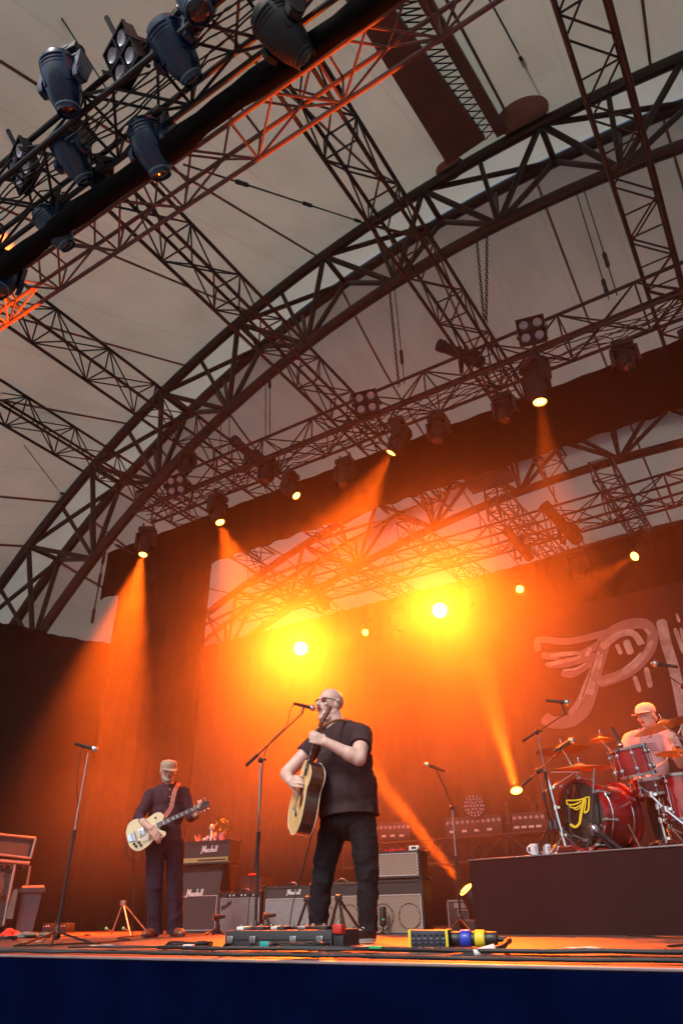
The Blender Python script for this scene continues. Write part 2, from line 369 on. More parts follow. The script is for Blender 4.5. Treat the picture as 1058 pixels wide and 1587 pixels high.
# ------------------------------------------------------------------ stage lamps
ORANGE = (1., .115, .004)
mat('lens_hot', (.9, .6, .2), .3, emit=(1, .72, .34), estr=40)
mat('lens_lit', (.9, .6, .2), .3, emit=(1, .34, .03), estr=16)
def spot(parent, p, d, power, ang, color=ORANGE, blend=.25, rad=.05):
    l = bpy.data.lights.new('beam', 'SPOT'); l.energy = power; l.spot_size = R(ang); l.spot_blend = blend; l.color = color; l.shadow_soft_size = rad
    o = bpy.data.objects.new('beam', l); col.objects.link(o)
    mw = MX.Translation(p) @ (-V(d)).to_track_quat('Z', 'Y').to_matrix().to_4x4()
    o.parent = parent; o.matrix_basis = INV[parent] @ mw
    return o
_fx = {}
def fx(key, m, fn, sharp=35):
    if (key, m) not in _fx: mb = MB(); fn(mb); _fx[(key, m)] = mb.mesh(key, m, sharp=sharp)
    return _fx[(key, m)]
def _base(b): b.box((0, 0, 0), (.40, .30, .13), bev=.02); b.box((0, -.152, .0), (.22, .012, .07), bev=.004); b.box((.12, .152, .01), (.08, .02, .05))
def _yoke(b):                         # arms hang down -z from the base, tilt axis at the origin along x
    for s in (-1, 1):
        b.prism([(-.10, .30), (.10, .30), (.085, -.02), (.05, -.09), (-.05, -.09), (-.085, -.02)][::-1], -.028, .028, frame((s*.225, 0, 0), (0, 1, 0), (0, 0, 1), (1, 0, 0)))
        b.cyl((s*.25, 0, 0), (s*.268, 0, 0), .075, n=18)
    b.box((0, 0, .285), (.48, .19, .05), bev=.012)
def _head(b):                         # looks along +z
    b.lathe([(.0, -.31), (.10, -.305), (.155, -.27), (.188, -.18), (.197, -.06), (.19, .04), (.168, .16), (.135, .25), (.112, .285), (.112, .33), (.100, .335), (.096, .30), (.0, .30)], 28)
    for k in range(4):
        T = MX.Rotation(k*math.pi/2+.6, 4, 'Z'); b.box((.188, 0, -.06), (.016, .045, .30), T, bev=.006)
    for z in (-.21, -.17, -.13): b.lathe([(.186, z), (.197, z+.006), (.198, z+.018), (.186, z+.024)], 28)
def _collar(b): b.lathe([(.112, .262), (.124, .266), (.124, .283), (.113, .287)], 28)
def _lens(b): b.lathe([(.001, .326), (.05, .323), (.094, .312), (.094, .300)], 24)
def _clamp(b): b.box((0, 0, .03), (.05, .05, .07)); b.path([(0, .045*math.cos(a), .10+.045*math.sin(a)) for a in [R(x) for x in range(-60, 241, 30)]], .012, 6)
def moving_head(label, pivot, aim, s=1., lit=None, body='fixture', under=True, group=None, power=0, ang=16, blend=.2, lens_s=1.):
    pivot = V(pivot); aim = V(aim).normalized(); t = thing('moving_head_light', label, 'stage light', pivot, 0, group)
    h = V((aim.x, aim.y, 0)); h = h.normalized() if h.length > .05 else V((.4, -.9, 0)).normalized()
    up = V((0, 0, 1 if under else -1)); xx = h.cross(up).normalized()
    Y0 = frame(pivot, xx, up.cross(xx), up) @ MX.Diagonal((s, s, s, 1))
    H0 = frame(pivot, xx, aim.cross(xx), aim) @ MX.Diagonal((s, s, s, 1))
    dark = 'fixture_black'
    link('base', fx('base', dark, _base), t, Y0 @ MX.Translation((0, 0, .385)))
    link('yoke', fx('yoke', body, _yoke), t, Y0)
    hd = link('head', fx('head', body, _head), t, H0)
    link('collar', fx('collar', 'collar_blue' if body == 'fixture' else dark, _collar), hd, H0)
    link('lens', fx('lens', lit or 'glass_dark', _lens), hd, H0 @ MX.Diagonal((lens_s, lens_s, 1, 1)))
    if under:
        for k in (-1, 1): link('clamp', fx('clamp', dark, _clamp), t, Y0 @ MX.Translation((k*.13, 0, .46)))
    if power: spot(hd, pivot+aim*(.36*s), aim, power, ang, blend=blend)
    return t
mat('collar_blue', (.10, .20, .30), .3, coat=.3)
def _bhouse(b):
    b.box((0, 0, -.05), (.40, .40, .10), bev=.015)
    for x in (-.2, 0, .2): b.box((x, 0, .012), (.014, .41, .03))
    for y in (-.2, 0, .2): b.box((0, y, .0125), (.41, .014, .03))
def _blens(b): b.lathe([(.001, .0), (.04, .003), (.062, .014), (.066, .02), (.070, .0)], 20)
def _bracket(b):
    for k in (-1, 1): b.box((k*.222, 0, -.05), (.012, .05, .30))
    b.box((0, 0, -.205), (.456, .05, .012)); b.cyl((0, 0, -.21), (0, 0, -.30), .02)
def blinder(label, c, aim, s=1., arm=False, group='four-cell blinder lights'):
    c = V(c); aim = V(aim).normalized(); t = thing('blinder_light', label, 'stage light', c, 0, group)
    xx, yy, zz = ortho(aim); F0 = frame(c, xx, yy, zz) @ MX.Diagonal((s, s, s, 1))
    link('housing', fx('bh', 'fixture_black', _bhouse), t, F0); link('bracket', fx('bb', 'fixture_black', _bracket), t, F0)
    for x in (-.1, .1):
        for y in (-.1, .1): link('lens', fx('bl', 'blinder_lens', _blens), t, F0 @ MX.Translation((x, y, .003)))
    if arm: tube('arm', F0 @ V((0, .18, -.04)), F0 @ V((0, .46, -.02)), .024*s, 'fixture_black', t)
    return t
# front truss: unlit heads hanging nose down, blue skylight put into their colour
FG = 'unlit moving heads on the front truss'
for px, z, aim, s, lab in (
        ((97, 128), 7.02, (-.1, .50, -.85), .9, 'moving head tinted skylight blue hanging farthest out, left of the front truss'),
        ((112, 242), 6.95, (.05, .75, -.66), .84, 'moving head tinted skylight blue under the front truss, above the lowest one'),
        ((234, 228), 6.72, (.0, .62, -.78), .9, 'egg-shaped moving head tinted skylight blue in front of the black roll'),
        ((84, 352), 6.75, (.22, .72, -.66), .8, 'lowest of the unlit moving heads at the upper left, facing right'),
        ((272, 78), 6.95, (.12, .75, -.6), .9, 'moving head tinted skylight blue under the truss, right of the upper blinder'),
        ((438, 52), 6.60, (.35, .75, -.6), .9, 'shadowed moving head on the black roll near the top of the picture'),
        ((305, -10), 7.1, (.1, .1, -1), 1.0, 'moving head cut off by the top edge of the picture'),
        ((4, 435), 6.7, (.3, -.1, -1), .85, 'moving head cut off by the left edge of the picture'),
        ((158, 285), 6.95, (.5, .5, -1), .6, 'small dark lamp between two moving heads on the front truss')):
    moving_head(lab, atZ(*px, z), aim, s, None, 'fixture' if 'dark' not in lab and 'shadowed' not in lab else 'fixture_black', group=FG)  # shade on the shadowed head put into its colour: black body
blinder('black four-lens blinder on the front truss, left of the upper moving heads', atZ(190, 87, 7.15), (-.25, -.85, -.55), 1.0, True)
blinder('black four-lens blinder near the left edge of the picture', atZ(33, 257, 7.10), (-.25, -.85, -.55), 1.0, True)
for px, lab in (((567, 624), 'four-lens blinder on the middle truss left of the tilted spotlight'), ((823, 512), 'four-lens blinder on the middle truss, the rightmost one'), ((273, 752), 'four-lens blinder at the left end of the middle truss')):
    blinder(lab, atY(*px, 7.72), (.22, -.9, -.38), .98, False)
# middle truss: lit heads
def lit(lab, px, Y, target, power, ang, s=.8, blend=.3, group=None, under=True, body='fixture_black', ls=1., hot=False):
    lens = atY(*px, Y); aim = (V(target)-lens).normalized()
    return moving_head(lab, lens-aim*(.31*s), aim, s, 'lens_hot' if hot else 'lens_lit', body, under, group, power, ang, blend, ls)
MG = 'lit spotlights on the middle truss'
def floor_px(x, y, z=0.): return atZ(x, y, z)
lit('leftmost lit orange spotlight, above the black leg drape', (222, 859), 7.95, (-8.7, 6.5, 0), 13000, 32, blend=.8, group=MG)
lit('lit orange spotlight second from the left on the middle truss', (341, 809), 7.95, floor_px(560, 1446), 6000, 36, blend=.8, group=MG)
lit('small lit orange spotlight in the middle of the left half of the border', (459, 768), 7.95, atY(980, 1330, 8), 1500, 14, .7, group=MG)
lit('lit orange spotlight in the centre of the border with a wide beam to the left', (606, 701), 7.9, floor_px(150, 1450), 14000, 42, blend=.8, group=MG)
lit('lit orange spotlight under the rightmost blinder, shining down', (836, 622), 7.85, atY(940, 1330, 7.6), 5000, 22, .95, .6, group=MG)
lit('orange spotlight just past the right edge of the picture', (1085, 585), 7.85, atY(1000, 1190, 8.5), 4500, 26, .95, group=MG)
# unlit heads against the border
UG = 'unlit heads hanging against the border'
for px, aim, lab in (((290, 722), (.1, -.3, -1), 'unlit dark moving head against the border between the two left lamps'), ((415, 735), (.1, -.4, -1), 'unlit dark moving head hanging left of the small lit lamp'),
                     ((535, 738), (.0, -.3, -1), 'unlit dark moving head left of the central lit lamp'), ((680, 672), (.0, -.5, -1), 'unlit dark moving head right of the central lit lamp'),
                     ((783, 640), (.0, -.5, -1), 'unlit dark moving head left of the rightmost lit lamp'), ((970, 560), (.1, -.5, -1), 'unlit dark moving head against the right part of the border')):
    moving_head(lab, atY(*px, 8.05), aim, .72, None, 'fixture_black', group=UG)
# tilted profile spotlights poking above the middle and rear trusses
def _prof(b): b.lathe([(.0, -.42), (.07, -.41), (.10, -.36), (.10, -.08), (.085, -.05), (.085, .26), (.10, .28), (.10, .38), (.09, .385), (.085, .30), (.0, .30)], 20); b.box((0, .03, -.22), (.14, .22, .20), bev=.02)
def _pyoke(b):
    for s in (-1, 1): b.box((s*.115, 0, -.12), (.012, .05, .34))
    b.box((0, 0, -.30), (.24, .05, .014)); b.cyl((0, 0, -.30), (0, 0, -.38), .02)
def profile(label, c, aim, s=1., group='profile spotlights tilted above the trusses'):
    c = V(c); t = thing('profile_spotlight', label, 'stage light', c, 0, group); aim = V(aim).normalized(); xx, yy, zz = ortho(aim)
    h = link('barrel', fx('prof', 'fixture_black', _prof), t, frame(c, xx, yy, zz) @ MX.Diagonal((s, s, s, 1)))
    link('yoke', fx('pyoke', 'fixture_black', _pyoke), t, MX.Translation(c) @ MX.Rotation(math.atan2(xx.y, xx.x), 4, 'Z') @ MX.Diagonal((s, s, s, 1)))
    link('lens', fx('plens', 'glass_dark', lambda b: b.lathe([(.001, .318), (.05, .314), (.084, .302)], 20)), h, frame(c, xx, yy, zz) @ MX.Diagonal((s, s, s, 1)))
profile('black profile spotlight tilted up above the left part of the middle truss', atY(383, 700, 8.1), (-.55, -.3, .65), 1.1)
profile('black profile spotlight tilted beside the chains on the middle truss', atY(712, 548, 8.0), (-.62, -.3, .5), 1.05)
profile('dark spotlight on the rear truss left of the leftmost bright lamp glare', atY(492, 922, 11.8), (-.3, -.5, .75), 1.0)
profile('round backed spotlight on the rear truss in the middle of the gap', atY(802, 842, 11.8), (-.3, -.6, .6), 1.0)
profile('bent silhouette of a spotlight on the rear truss under the second arch', atY(868, 810, 11.8), (-.45, -.3, .8), 1.25)
# rear truss lamps
RG = 'lit spotlights on the rear truss'
lit('dazzling yellow backlight on the left, facing the camera', (466, 1005), 11.7, CAM+V((-.25, 0, .5)), 11000, 58, .95, .8, group=RG, ls=1.45, hot=True)
lit('dazzling yellow backlight right of centre, facing the camera', (681, 946), 11.7, CAM+V((.25, 0, .5)), 11000, 58, .95, .8, group=RG, ls=1.45, hot=True)
lit('small lit lamp between the two dazzling backlights', (566, 980), 11.7, (-6, 3, 1), 900, 16, .7, group=RG)
lit('small lit lamp right of the dazzling backlights', (805, 913), 11.7, (-1, 3, 1), 900, 16, .7, group=RG)
lit('small lit lamp high above the white winged emblem', (983, 862), 11.7, (-5.5, 5.5, 1), 1500, 16, .8, group=RG)
for px, lab in (((620, 965), 'unlit moving head on the rear truss left of the right glare'), ((735, 925), 'unlit moving head on the rear truss right of the right glare'), ((895, 880), 'unlit moving head on the rear truss left of the high lamp')):
    moving_head(lab, atY(*px, 11.85), (0, -.5, -1), .8, None, 'fixture_black', group='unlit heads on the rear truss')
# floor lamps whose beams rake up to the front trusses
p_ = atY(718, 1378, 7.75)
lit('low floor spotlight beside the riser throwing a narrow beam to the upper left', (721, 1378), 7.75, atZ(24, 500, 7.25), 36000, 7.5, .62, .12, under=False, ls=1.3, group='lit floor spotlights')
lit('floor spotlight beside the drum kit throwing a narrow beam up', (800, 1226), 9.6, atZ(490, 155, 7.25), 8000, 12, .8, .12, under=False, group='lit floor spotlights')
# ------------------------------------------------------------------ rigging: wires, chains, roof walkway
def wire(label, p, q, r=.012, tb=None, m='wire', cat='wire'):
    p, q = V(p), V(q); t = thing('wire_rope', label, cat, q)
    tube('rope', p, q, r, m, t, 6)
    for f in (tb or []):
        c = p.lerp(q, f); d = (q-p).normalized(); L = along(c-d*.16, c+d*.16)
        link('turnbuckle', fx('turnb', 'chain', lambda b: (b.lathe([(.012, 0), (.03, .02), (.034, .08), (.028, .16), (.034, .24), (.03, .30), (.012, .32)], 8))), t, L)
    return t
def chain(label, p, q, s=1.):
    p, q = V(p), V(q); L = (q-p).length; n = int(L/(.085*s)); b = MB(along(p, q))
    for i in range(n):
        z = (i+.5)*L/n; a = (i % 2)*math.pi/2; ca, sa = math.cos(a), math.sin(a)
        b.path([(.030*s*math.cos(u)*ca, .030*s*math.cos(u)*sa, z+.060*s*math.sin(u)) for u in [2*math.pi*k/8 for k in range(8)]], .011*s, 4, closed=True)
    return tag(b.build('chain', 'chain'), label, 'chain', 'rigging chains under the arch')
def chord_z(X):                       # height of the great arch's lower chord at X
    k = 1-1.45/16.1; return A1[2](APX+(X-APX)/k).z
wire('thin wire rope running from the top edge down to the front truss', atZ(75, -5, 9), atZ(167, 140, 7.4), .010)
wire('stay cable with turnbuckles from the front trusses to the great arch', atZ(285, 255, 7.7), atY(566, 346, 7.55), .014, [.22, .56, .93])
wire('stay cable with a turnbuckle high at the right of the brown walkway', atZ(757, -2, 10.2), atY(846, 163, 7.55), .014, [.5])
wire('stay cable with a turnbuckle at the left edge meeting the arch', atY(-12, 712, 6.6), atY(104, 768, 7.55), .016, [.45, .95])
wire('thin wire crossing the lower left girders', atZ(38, 690, 7.6), atY(95, 765, 7.6), .008)
for px, z1, lab, tb in (((612, 462), 7.9, 'thin wire beside the rigging chain right of the arch foot crossing', [.75]), ((417, 596), 7.9, 'pair wire hanging under the arch left of the blinder', [.12]),
                ((411, 598), 7.9, 'second of the paired wires hanging under the arch left of the blinder', []), ((356, 632), 7.9, 'thin wire hanging left of the paired wires', []), ((344, 628), 7.9, 'thin wire hanging over the leftmost profile spotlight', []),
                ((878, 252), 7.9, 'left of two long hangers dropping to the right of the middle truss', [.9]), ((889, 246), 7.9, 'right of two long hangers dropping to the right of the middle truss', [.7]),
                ((300, 650), 8.4, 'thin wire hanging from the arch above the left blinder', [.3])):
    p = atY(*px, 8.0); p.z = chord_z(p.x); wire(lab, p, (p.x, p.y+.1, z1), .009, tb)
p = atY(165, 842, 8.0); p.z = chord_z(p.x); wire('chain stay hanging from the arch down to the side drape', p, (p.x, 8.0, 5.2), .014, [.2, .5, .95])
wire('tie cable from the arch to the left end of the middle truss', atY(175, 842, 8.0), atY(206, 858, 8.1), .010, [.4])
for px, q, lab in (((603, 448), None, 'rigging chain dropping to the central blinder'), ((741, 384), (750, 500), 'left rigging chain above the tilted spotlight'), ((757, 372), (753, 500), 'right rigging chain above the tilted spotlight')):
    p = atY(*px, 8.0); p.z = chord_z(p.x); e = V((p.x, p.y+.1, 7.9)) if q is None else atY(*q, 8.1); chain(lab, p, e, .72)
# far hangers seen in the smoke
for px, lab in (((856, 754), 'rear hanger right of the bent silhouette'), ((800, 772), 'rear hanger above the round backed spotlight'), ((742, 790), 'rear hanger at the grey hoist tower'), ((490, 868), 'rear hanger above the left dark spotlight')):
    p = atY(*px, 12.2); wire(lab, p, (p.x, 12.1, 6.9), .012)
# hoist tower in the rear
t = thing('hoist_tower', 'dark hoist box with hanging ladder truss in the rear gap', 'hoist', atY(760, 800, 11.6))
c = atY(757, 742, 11.6); bar('hoist_box', c, (.9, .45, .22), 'truss_dark', t)
for k in (-.13, .13): tube('rail', c+V((k, 0, -.1)), (c.x+k, 11.6, 6.9), .022, 'truss_alu', t)
for i in range(6): z = c.z-.2-i*.16; tube('rung', (c.x-.13, 11.6, z), (c.x+.13, 11.6, z+.08), .012, 'truss_alu', t, 6)
# brown walkway hung under the membrane
t = thing('roof_walkway', 'brown boxed walkway with a lattice rail under the membrane at the top', 'walkway', on_roof(690, 240, -.3))
def strip(name, pts, off, m):
    P = [on_roof(x, y, off) for x, y in pts]
    top = [p+V((0, 0, .12)) for p in P]
    return MB().add(P+top, [(0, 1, 2, 3), (7, 6, 5, 4)]+[(i, 4+i, 4+(i+1) % 4, (i+1) % 4) for i in range(4)]).build(name, m, t, smooth=False)
strip('floor_panel', [(510, -40), (570, -40), (752, 216), (693, 256)], -.28, 'walk_brown')
strip('side_panel', [(622, -40), (646, -40), (786, 204), (770, 214)], -.28, 'walk_brown')
n = 24
for i in range(n):
    f0, f1 = i/n, (i+1)/n
    a0 = on_roof(573+(752-573)*f0, -40+256*f0, -.24); b0 = on_roof(621+(770-621)*f0, -40+254*f0, -.24)
    a1 = on_roof(573+(752-573)*f1, -40+256*f1, -.24); b1 = on_roof(621+(770-621)*f1, -40+254*f1, -.24)
    tube('rail_brace', a0, b0, .010, 'truss_dark', t, 6); tube('rail_brace', b0, a1, .010, 'truss_dark', t, 6)
for px, r, lab in (((808, 178), .45, 'brown rounded reinforcement patch right of the walkway end'), ((696, 258), .26, 'brown rounded reinforcement patch left of the walkway end')):
    c = on_roof(*px, 0); b = MB(); n = 28
    P = [(c.x+r*math.cos(2*math.pi*i/n), c.y+r*math.sin(2*math.pi*i/n)) for i in range(n)]
    b.add([(x, y, zroof(x, min(y, 7.55))-.02) for x, y in P]+[(x, y, zroof(x, min(y, 7.55))-.035) for x, y in P], [tuple(range(n)), tuple(range(2*n-1, n-1, -1))]+[(i, (i+1) % n, n+(i+1) % n, n+i) for i in range(n)])
    tag(b.build('roof_patch', 'patch_cloth', smooth=False), lab, 'patch')
# cable looms clipped along the trusses
random.seed(11)
def loom(label, x0, x1, Y, z, n, droop, sp=.18):
    b = MB()
    for k in range(n):
        x = x0+random.uniform(0, .4); pts = []; y = Y+random.uniform(-sp, sp); zz = z+random.uniform(-.03, .05)
        while x < x1:
            L = random.uniform(.5, 1.3); d = random.uniform(.3, 1)*droop
            pts += [V((x+L*f, y+.03*math.sin(f*6+k), zz-d*math.sin(math.pi*f))) for f in (0, .25, .5, .75)]
            x += L
        b.path(pts, .009, 5)
    return tag(b.build('cable_loom', 'cable'), label, 'cables')
loom('black cables draped along the front lighting truss', -9, 3, 2.12, 6.98, 7, .13, .26)
loom('black cables draped along the middle lighting truss', -10, 4.5, 8.15, 7.36, 7, .14, .22)
loom('cables sagging along the rear lighting truss', -10, 4.5, 11.95, 6.5, 4, .16)
# ------------------------------------------------------------------ backline materials
mat('tolex', (.018, .016, .017), .55, var=.2, vscale=60, bump=.3, bscale=300)
mat('tolex_brown', (.10, .055, .04), .55, var=.2, vscale=60, bump=.3, bscale=300)
mat('grille_black', (.05, .043, .045), .85, var=.3, vscale=90, bump=.4, bscale=220)
mat('grille_silver', (.26, .24, .25), .7, var=.25, vscale=70, bump=.4, bscale=160)
mat('piping', (.55, .5, .48), .5)
mat('gold_panel', (.45, .31, .13), .35, metal=.6, var=.1, vscale=20)
mat('chrome', (.75, .75, .78), .16, metal=1.)
mat('steel', (.38, .38, .4), .32, metal=.9, var=.2, vscale=20)
mat('black_metal', (.018, .018, .02), .38, metal=.2)
mat('black_plastic', (.014, .014, .016), .45)
mat('white_plastic', (.75, .74, .72), .4)
mat('logo_white', (.8, .78, .76), .35)
mat('red_plastic', (.55, .03, .02), .4)
mat('red_cloth', (.5, .02, .03), .9, var=.3, vscale=10)
mat('teal_cloth', (.03, .10, .13), .9, var=.3, vscale=8)
mat('teal_plastic', (.02, .35, .33), .4)
mat('green_plastic', (.03, .45, .16), .4)
mat('bin_plastic', (.028, .032, .05), .55, var=.15, vscale=6)
mat('case_black', (.03, .03, .034), .6, var=.2, vscale=30)
mat('riser_cloth', (.020, .009, .011), .9, var=.2, vscale=2, bump=.15, bscale=6, spec=.15)
mat('riser_top', (.02, .02, .02), .9, bump=.2, bscale=80)
mat('drum_red', (.42, .012, .016), .18, var=.5, vscale=3, coat=1., c2=(.16, .004, .008))
mat('drum_head', (.016, .013, .012), .12, coat=.6)
mat('head_glow', (.62, .30, .14), .4, trans=.45)  # orange light glowing through the bottom heads put into the colour
mat('head_white', (.7, .68, .64), .6)
mat('cymbal', (.95, .66, .22), .33, metal=.7, bump=.05, bscale=120)
mat('logo_yellow', (.85, .62, .03), .6)
mat('mug', (.72, .74, .8), .25)
mat('pot', (.5, .30, .25), .8)
mat('leaf', (.16, .19, .05), .5, var=.3, vscale=30)
mat('yellow_tape', (.75, .6, .03), .5)
mat('blue_plastic', (.02, .05, .45), .35)
mat('box_navy', (.012, .016, .035), .45)
mat('tape_white', (.7, .7, .68), .6)
mat('ink', (.93, .93, .97), .9, var=.5, vscale=5, c2=(.5, .4, .42))
mat('ink_pale', (.50, .40, .41), .9, var=.18, vscale=4)
mat('ink_dark', (.10, .04, .04), .9)
mat('felt', (.5, .1, .05), .9)
mat('mushroom', (.7, .6, .55), .5)
def vox_grille():
    m = mat('vox_grille', (.33, .25, .19), .8); t = m.node_tree; b = t.nodes['Principled BSDF']
    tc = t.nodes.new('ShaderNodeTexCoord'); prev = None
    for k, ang in enumerate((45, -45)):
        mp = t.nodes.new('ShaderNodeMapping'); mp.inputs['Rotation'].default_value = (0, R(ang), 0); t.links.new(tc.outputs['Object'], mp.inputs[0])
        wv = t.nodes.new('ShaderNodeTexWave'); wv.inputs['Scale'].default_value = 16; wv.bands_direction = 'X'; t.links.new(mp.outputs[0], wv.inputs[0])
        if prev:
            mx = t.nodes.new('ShaderNodeMath'); mx.operation = 'MULTIPLY'; t.links.new(prev.outputs[1], mx.inputs[0]); t.links.new(wv.outputs[1], mx.inputs[1]); prev = mx
        else: prev = wv
    rp = t.nodes.new('ShaderNodeValToRGB'); rp.color_ramp.elements[0].color = (.13, .085, .06, 1); rp.color_ramp.elements[1].color = (.46, .38, .31, 1); rp.color_ramp.elements[0].position = .05; rp.color_ramp.elements[1].position = .5
    t.links.new(prev.outputs[0], rp.inputs[0]); t.links.new(rp.outputs[0], b.inputs['Base Color'])
vox_grille()

def text_mesh(body, size, m, shear=0., off=0., ext=.0015, sp=1.):
    c = bpy.data.curves.new('lettering', 'FONT'); c.body = body; c.size = size; c.shear = shear; c.offset = off; c.extrude = ext; c.space_character = sp
    c.align_x = 'CENTER'; c.align_y = 'CENTER'; c.resolution_u = 3
    o = bpy.data.objects.new('lettering', c); col.objects.link(o)
    dg = bpy.context.evaluated_depsgraph_get(); me = bpy.data.meshes.new_from_object(o.evaluated_get(dg))
    bpy.data.objects.remove(o); bpy.data.curves.remove(c); me.materials.clear(); me.materials.append(MATS[m]); return me

# ------------------------------------------------------------------ drum riser
RZ = R(-11.5); RO = V((-2.80, 6.62, 0)); RH = .6
RF = MX.Translation(RO) @ MX.Rotation(RZ, 4, 'Z')         # local: x along its front, y upstage
t = thing('drum_riser', 'drum riser platform with a dark brown cloth skirt on the right of the stage', 'platform', RO, RZ)
MB(RF).box((1.8, 1.25, RH-.02), (3.6, 2.5, .04), bev=.006).build('platform_top', 'riser_top', t)
def skirt_cloth():
    P = []; F = []; path = [(-.0, 2.5), (0, 0), (3.6, 0), (3.6, 2.5)]; n = 0; pts = []
    for a, b in zip(path, path[1:]):
        L = math.dist(a, b); k = int(L/.06)
        for i in range(k): f = i/k; pts.append((a[0]+(b[0]-a[0])*f, a[1]+(b[1]-a[1])*f))
    for i, (x, y) in enumerate(pts):
        s = math.sin(i*.55)*.5+math.sin(i*.21+1)*.7+.5*math.sin(i*.083)
        for k, z in enumerate((RH-.005, RH-.06, RH*.6, RH*.3, .012)):
            d = .004+.014*k/4*(1+s)
            P.append((x-(d if x < .02 else -d*(x > 3.5)), y-(d if y < .02 else 0), z))
    for i in range(len(pts)-1): F += [(i*5+k, i*5+k+1, (i+1)*5+k+1, (i+1)*5+k) for k in range(4)]
    return MB(RF).add(P, F).build('skirt', 'riser_cloth', t, sharp=180)
skirt_cloth()
MB(RF).box((1.8, -.004, RH+.002), (3.62, .02, .012), bev=.003).build('edge_trim', 'steel', t)
MB(RF).box((1.8, 1.3, .26), (3.5, 2.3, .5)).build('frame', 'case_black', t)
mat('rug', (.09, .035, .03), .95, var=.4, vscale=12, bump=.3, bscale=120)
tag(MB(RF).box((1.9, 1.1, RH+.006), (2.9, 1.9, .012), bev=.004).build('drum_rug', 'rug'), 'dark red rug under the drum kit on the riser', 'rug')
DZ = RH+.014

# ------------------------------------------------------------------ drums
KJ = facing((-1.55, 6.75))
def hoop(b, T, r, z, h=.022): b.lathe([(r, z), (r+.012, z), (r+.014, z+h), (r+.002, z+h), (r-.006, z+h*.6), (r, z)], 40, T)
def drum(name, label, T, r, d, shell='drum_red', top='head_white', bot='head_glow', lugs=8, hoopm='chrome'):
    t = thing(name, label, 'drum', T.to_translation())
    MB(T).lathe([(r-.006, 0), (r, .004), (r, d-.004), (r-.006, d)], 40).build('shell', shell, t)
    for z in (-.006, d-.016): b = MB(T); hoop(b, T.inverted() @ T, r, z); b.build('hoop', hoopm, t)
    b = MB(T); b.lathe([(.0005, d), (r-.003, d)], 40); b.build('top_head', top, t)
    b = MB(T); b.lathe([(r-.003, 0), (.0005, -.001)], 40); b.build('bottom_head', bot, t)
    for k in range(lugs):
        a = 2*math.pi*(k+.4)/lugs; x, y = math.cos(a), math.sin(a); b = MB(T)
        for z in ((.055, d-.055) if d > .2 else (d/2,)):
            b.ball((x*(r+.012), y*(r+.012), z), (.017, .017, .024), None, 8, 6)
        b.cyl((x*(r+.016), y*(r+.016), .0), (x*(r+.016), y*(r+.016), d), .0045, n=6); b.build('lug', 'chrome', t)
    return t
# bass drum: axis points back and to the right, front head towards the audience
BR = .268; bc = atY(899, 1262, 6.66); ba = V((.50, .866, -.02)).normalized()
bx_, by_, bz_ = ortho(ba); BT = frame(bc, bx_, by_, bz_)
t = thing('bass_drum', 'glossy red bass drum with a yellow winged emblem on its black front head', 'drum', (bc.x, bc.y, DZ))
MB(BT).lathe([(BR-.01, .0), (BR, .004), (BR, .44), (BR-.01, .444)], 56).build('shell', 'drum_red', t)
for z, m in ((-.004, 'drum_red'), (.41, 'drum_red')):
    b = MB(BT); b.lathe([(BR+.002, z), (BR+.028, z), (BR+.030, z+.036), (BR+.004, z+.036)], 56); b.build('hoop', m, t)
for z in (.10, .35): b = MB(BT); b.lathe([(BR+.001, z), (BR+.004, z+.003), (BR+.004, z+.015), (BR+.001, z+.018)], 56); b.build('shell_band', 'chrome', t)
hd_ = MB(BT).lathe([(.0005, -.006), (BR-.02, -.004), (BR, .002)], 56).build('front_head', 'drum_head', t)
for k in range(8):
    a = 2*math.pi*(k+.3)/8; x, y = math.cos(a), math.sin(a); b = MB(BT)
    b.cyl((x*(BR+.03), y*(BR+.03), -.03), (x*(BR+.03), y*(BR+.03), .12), .006, n=6); b.box((x*(BR+.02), y*(BR+.02), .12), (.03, .03, .05), bev=.008); b.box((x*(BR+.03), y*(BR+.03), -.02), (.05, .02, .012)); b.build('claw', 'chrome', t)
def plane_px(o, n):
    o, n = V(o), V(n)
    return lambda x, y: CAM+ray(x, y)*((o-CAM).dot(n)/ray(x, y).dot(n))
def strokes(name, m, lst, P, n, lift, parent, sx, sy, sc, thick=.002):
    """Flat print: each stroke is a ribbon lying on the plane."""
    b = MB(); nn = V(n)
    for pts, wd in lst:
        pts = [V((sx+x/sc, sy+y/sc)) for x, y in pts]; w_ = wd/sc/2*(1.3 if m == 'ink' else 1.)
        q = []                                       # Catmull-Rom smoothing
        for i in range(len(pts)-1):
            p0, p1, p2, p3 = pts[max(i-1, 0)], pts[i], pts[i+1], pts[min(i+2, len(pts)-1)]
            for k in range(5):
                u = k/5; q.append(.5*((2*p1)+(p2-p0)*u+(2*p0-5*p1+4*p2-p3)*u*u+(3*p1-p0-3*p2+p3)*u**3))
        q.append(pts[-1]); m_ = len(q); L, Rr = [], []
        for i, p in enumerate(q):
            d = (q[min(i+1, m_-1)]-q[max(i-1, 0)]).normalized(); f = 1 if 0 < i < m_-1 else .55
            L.append(p+V((-d.y, d.x))*w_*f); Rr.append(p-V((-d.y, d.x))*w_*f)
        vs_ = [P(*p)+nn*lift for p in L]+[P(*p)+nn*lift for p in Rr]
        b.add(vs_, [(i, i+1, m_+i+1, m_+i) for i in range(m_-1)])
        lift += .0004
    return b.build(name, m, parent, smooth=False)
hp = plane_px(bc-ba*.008, ba)
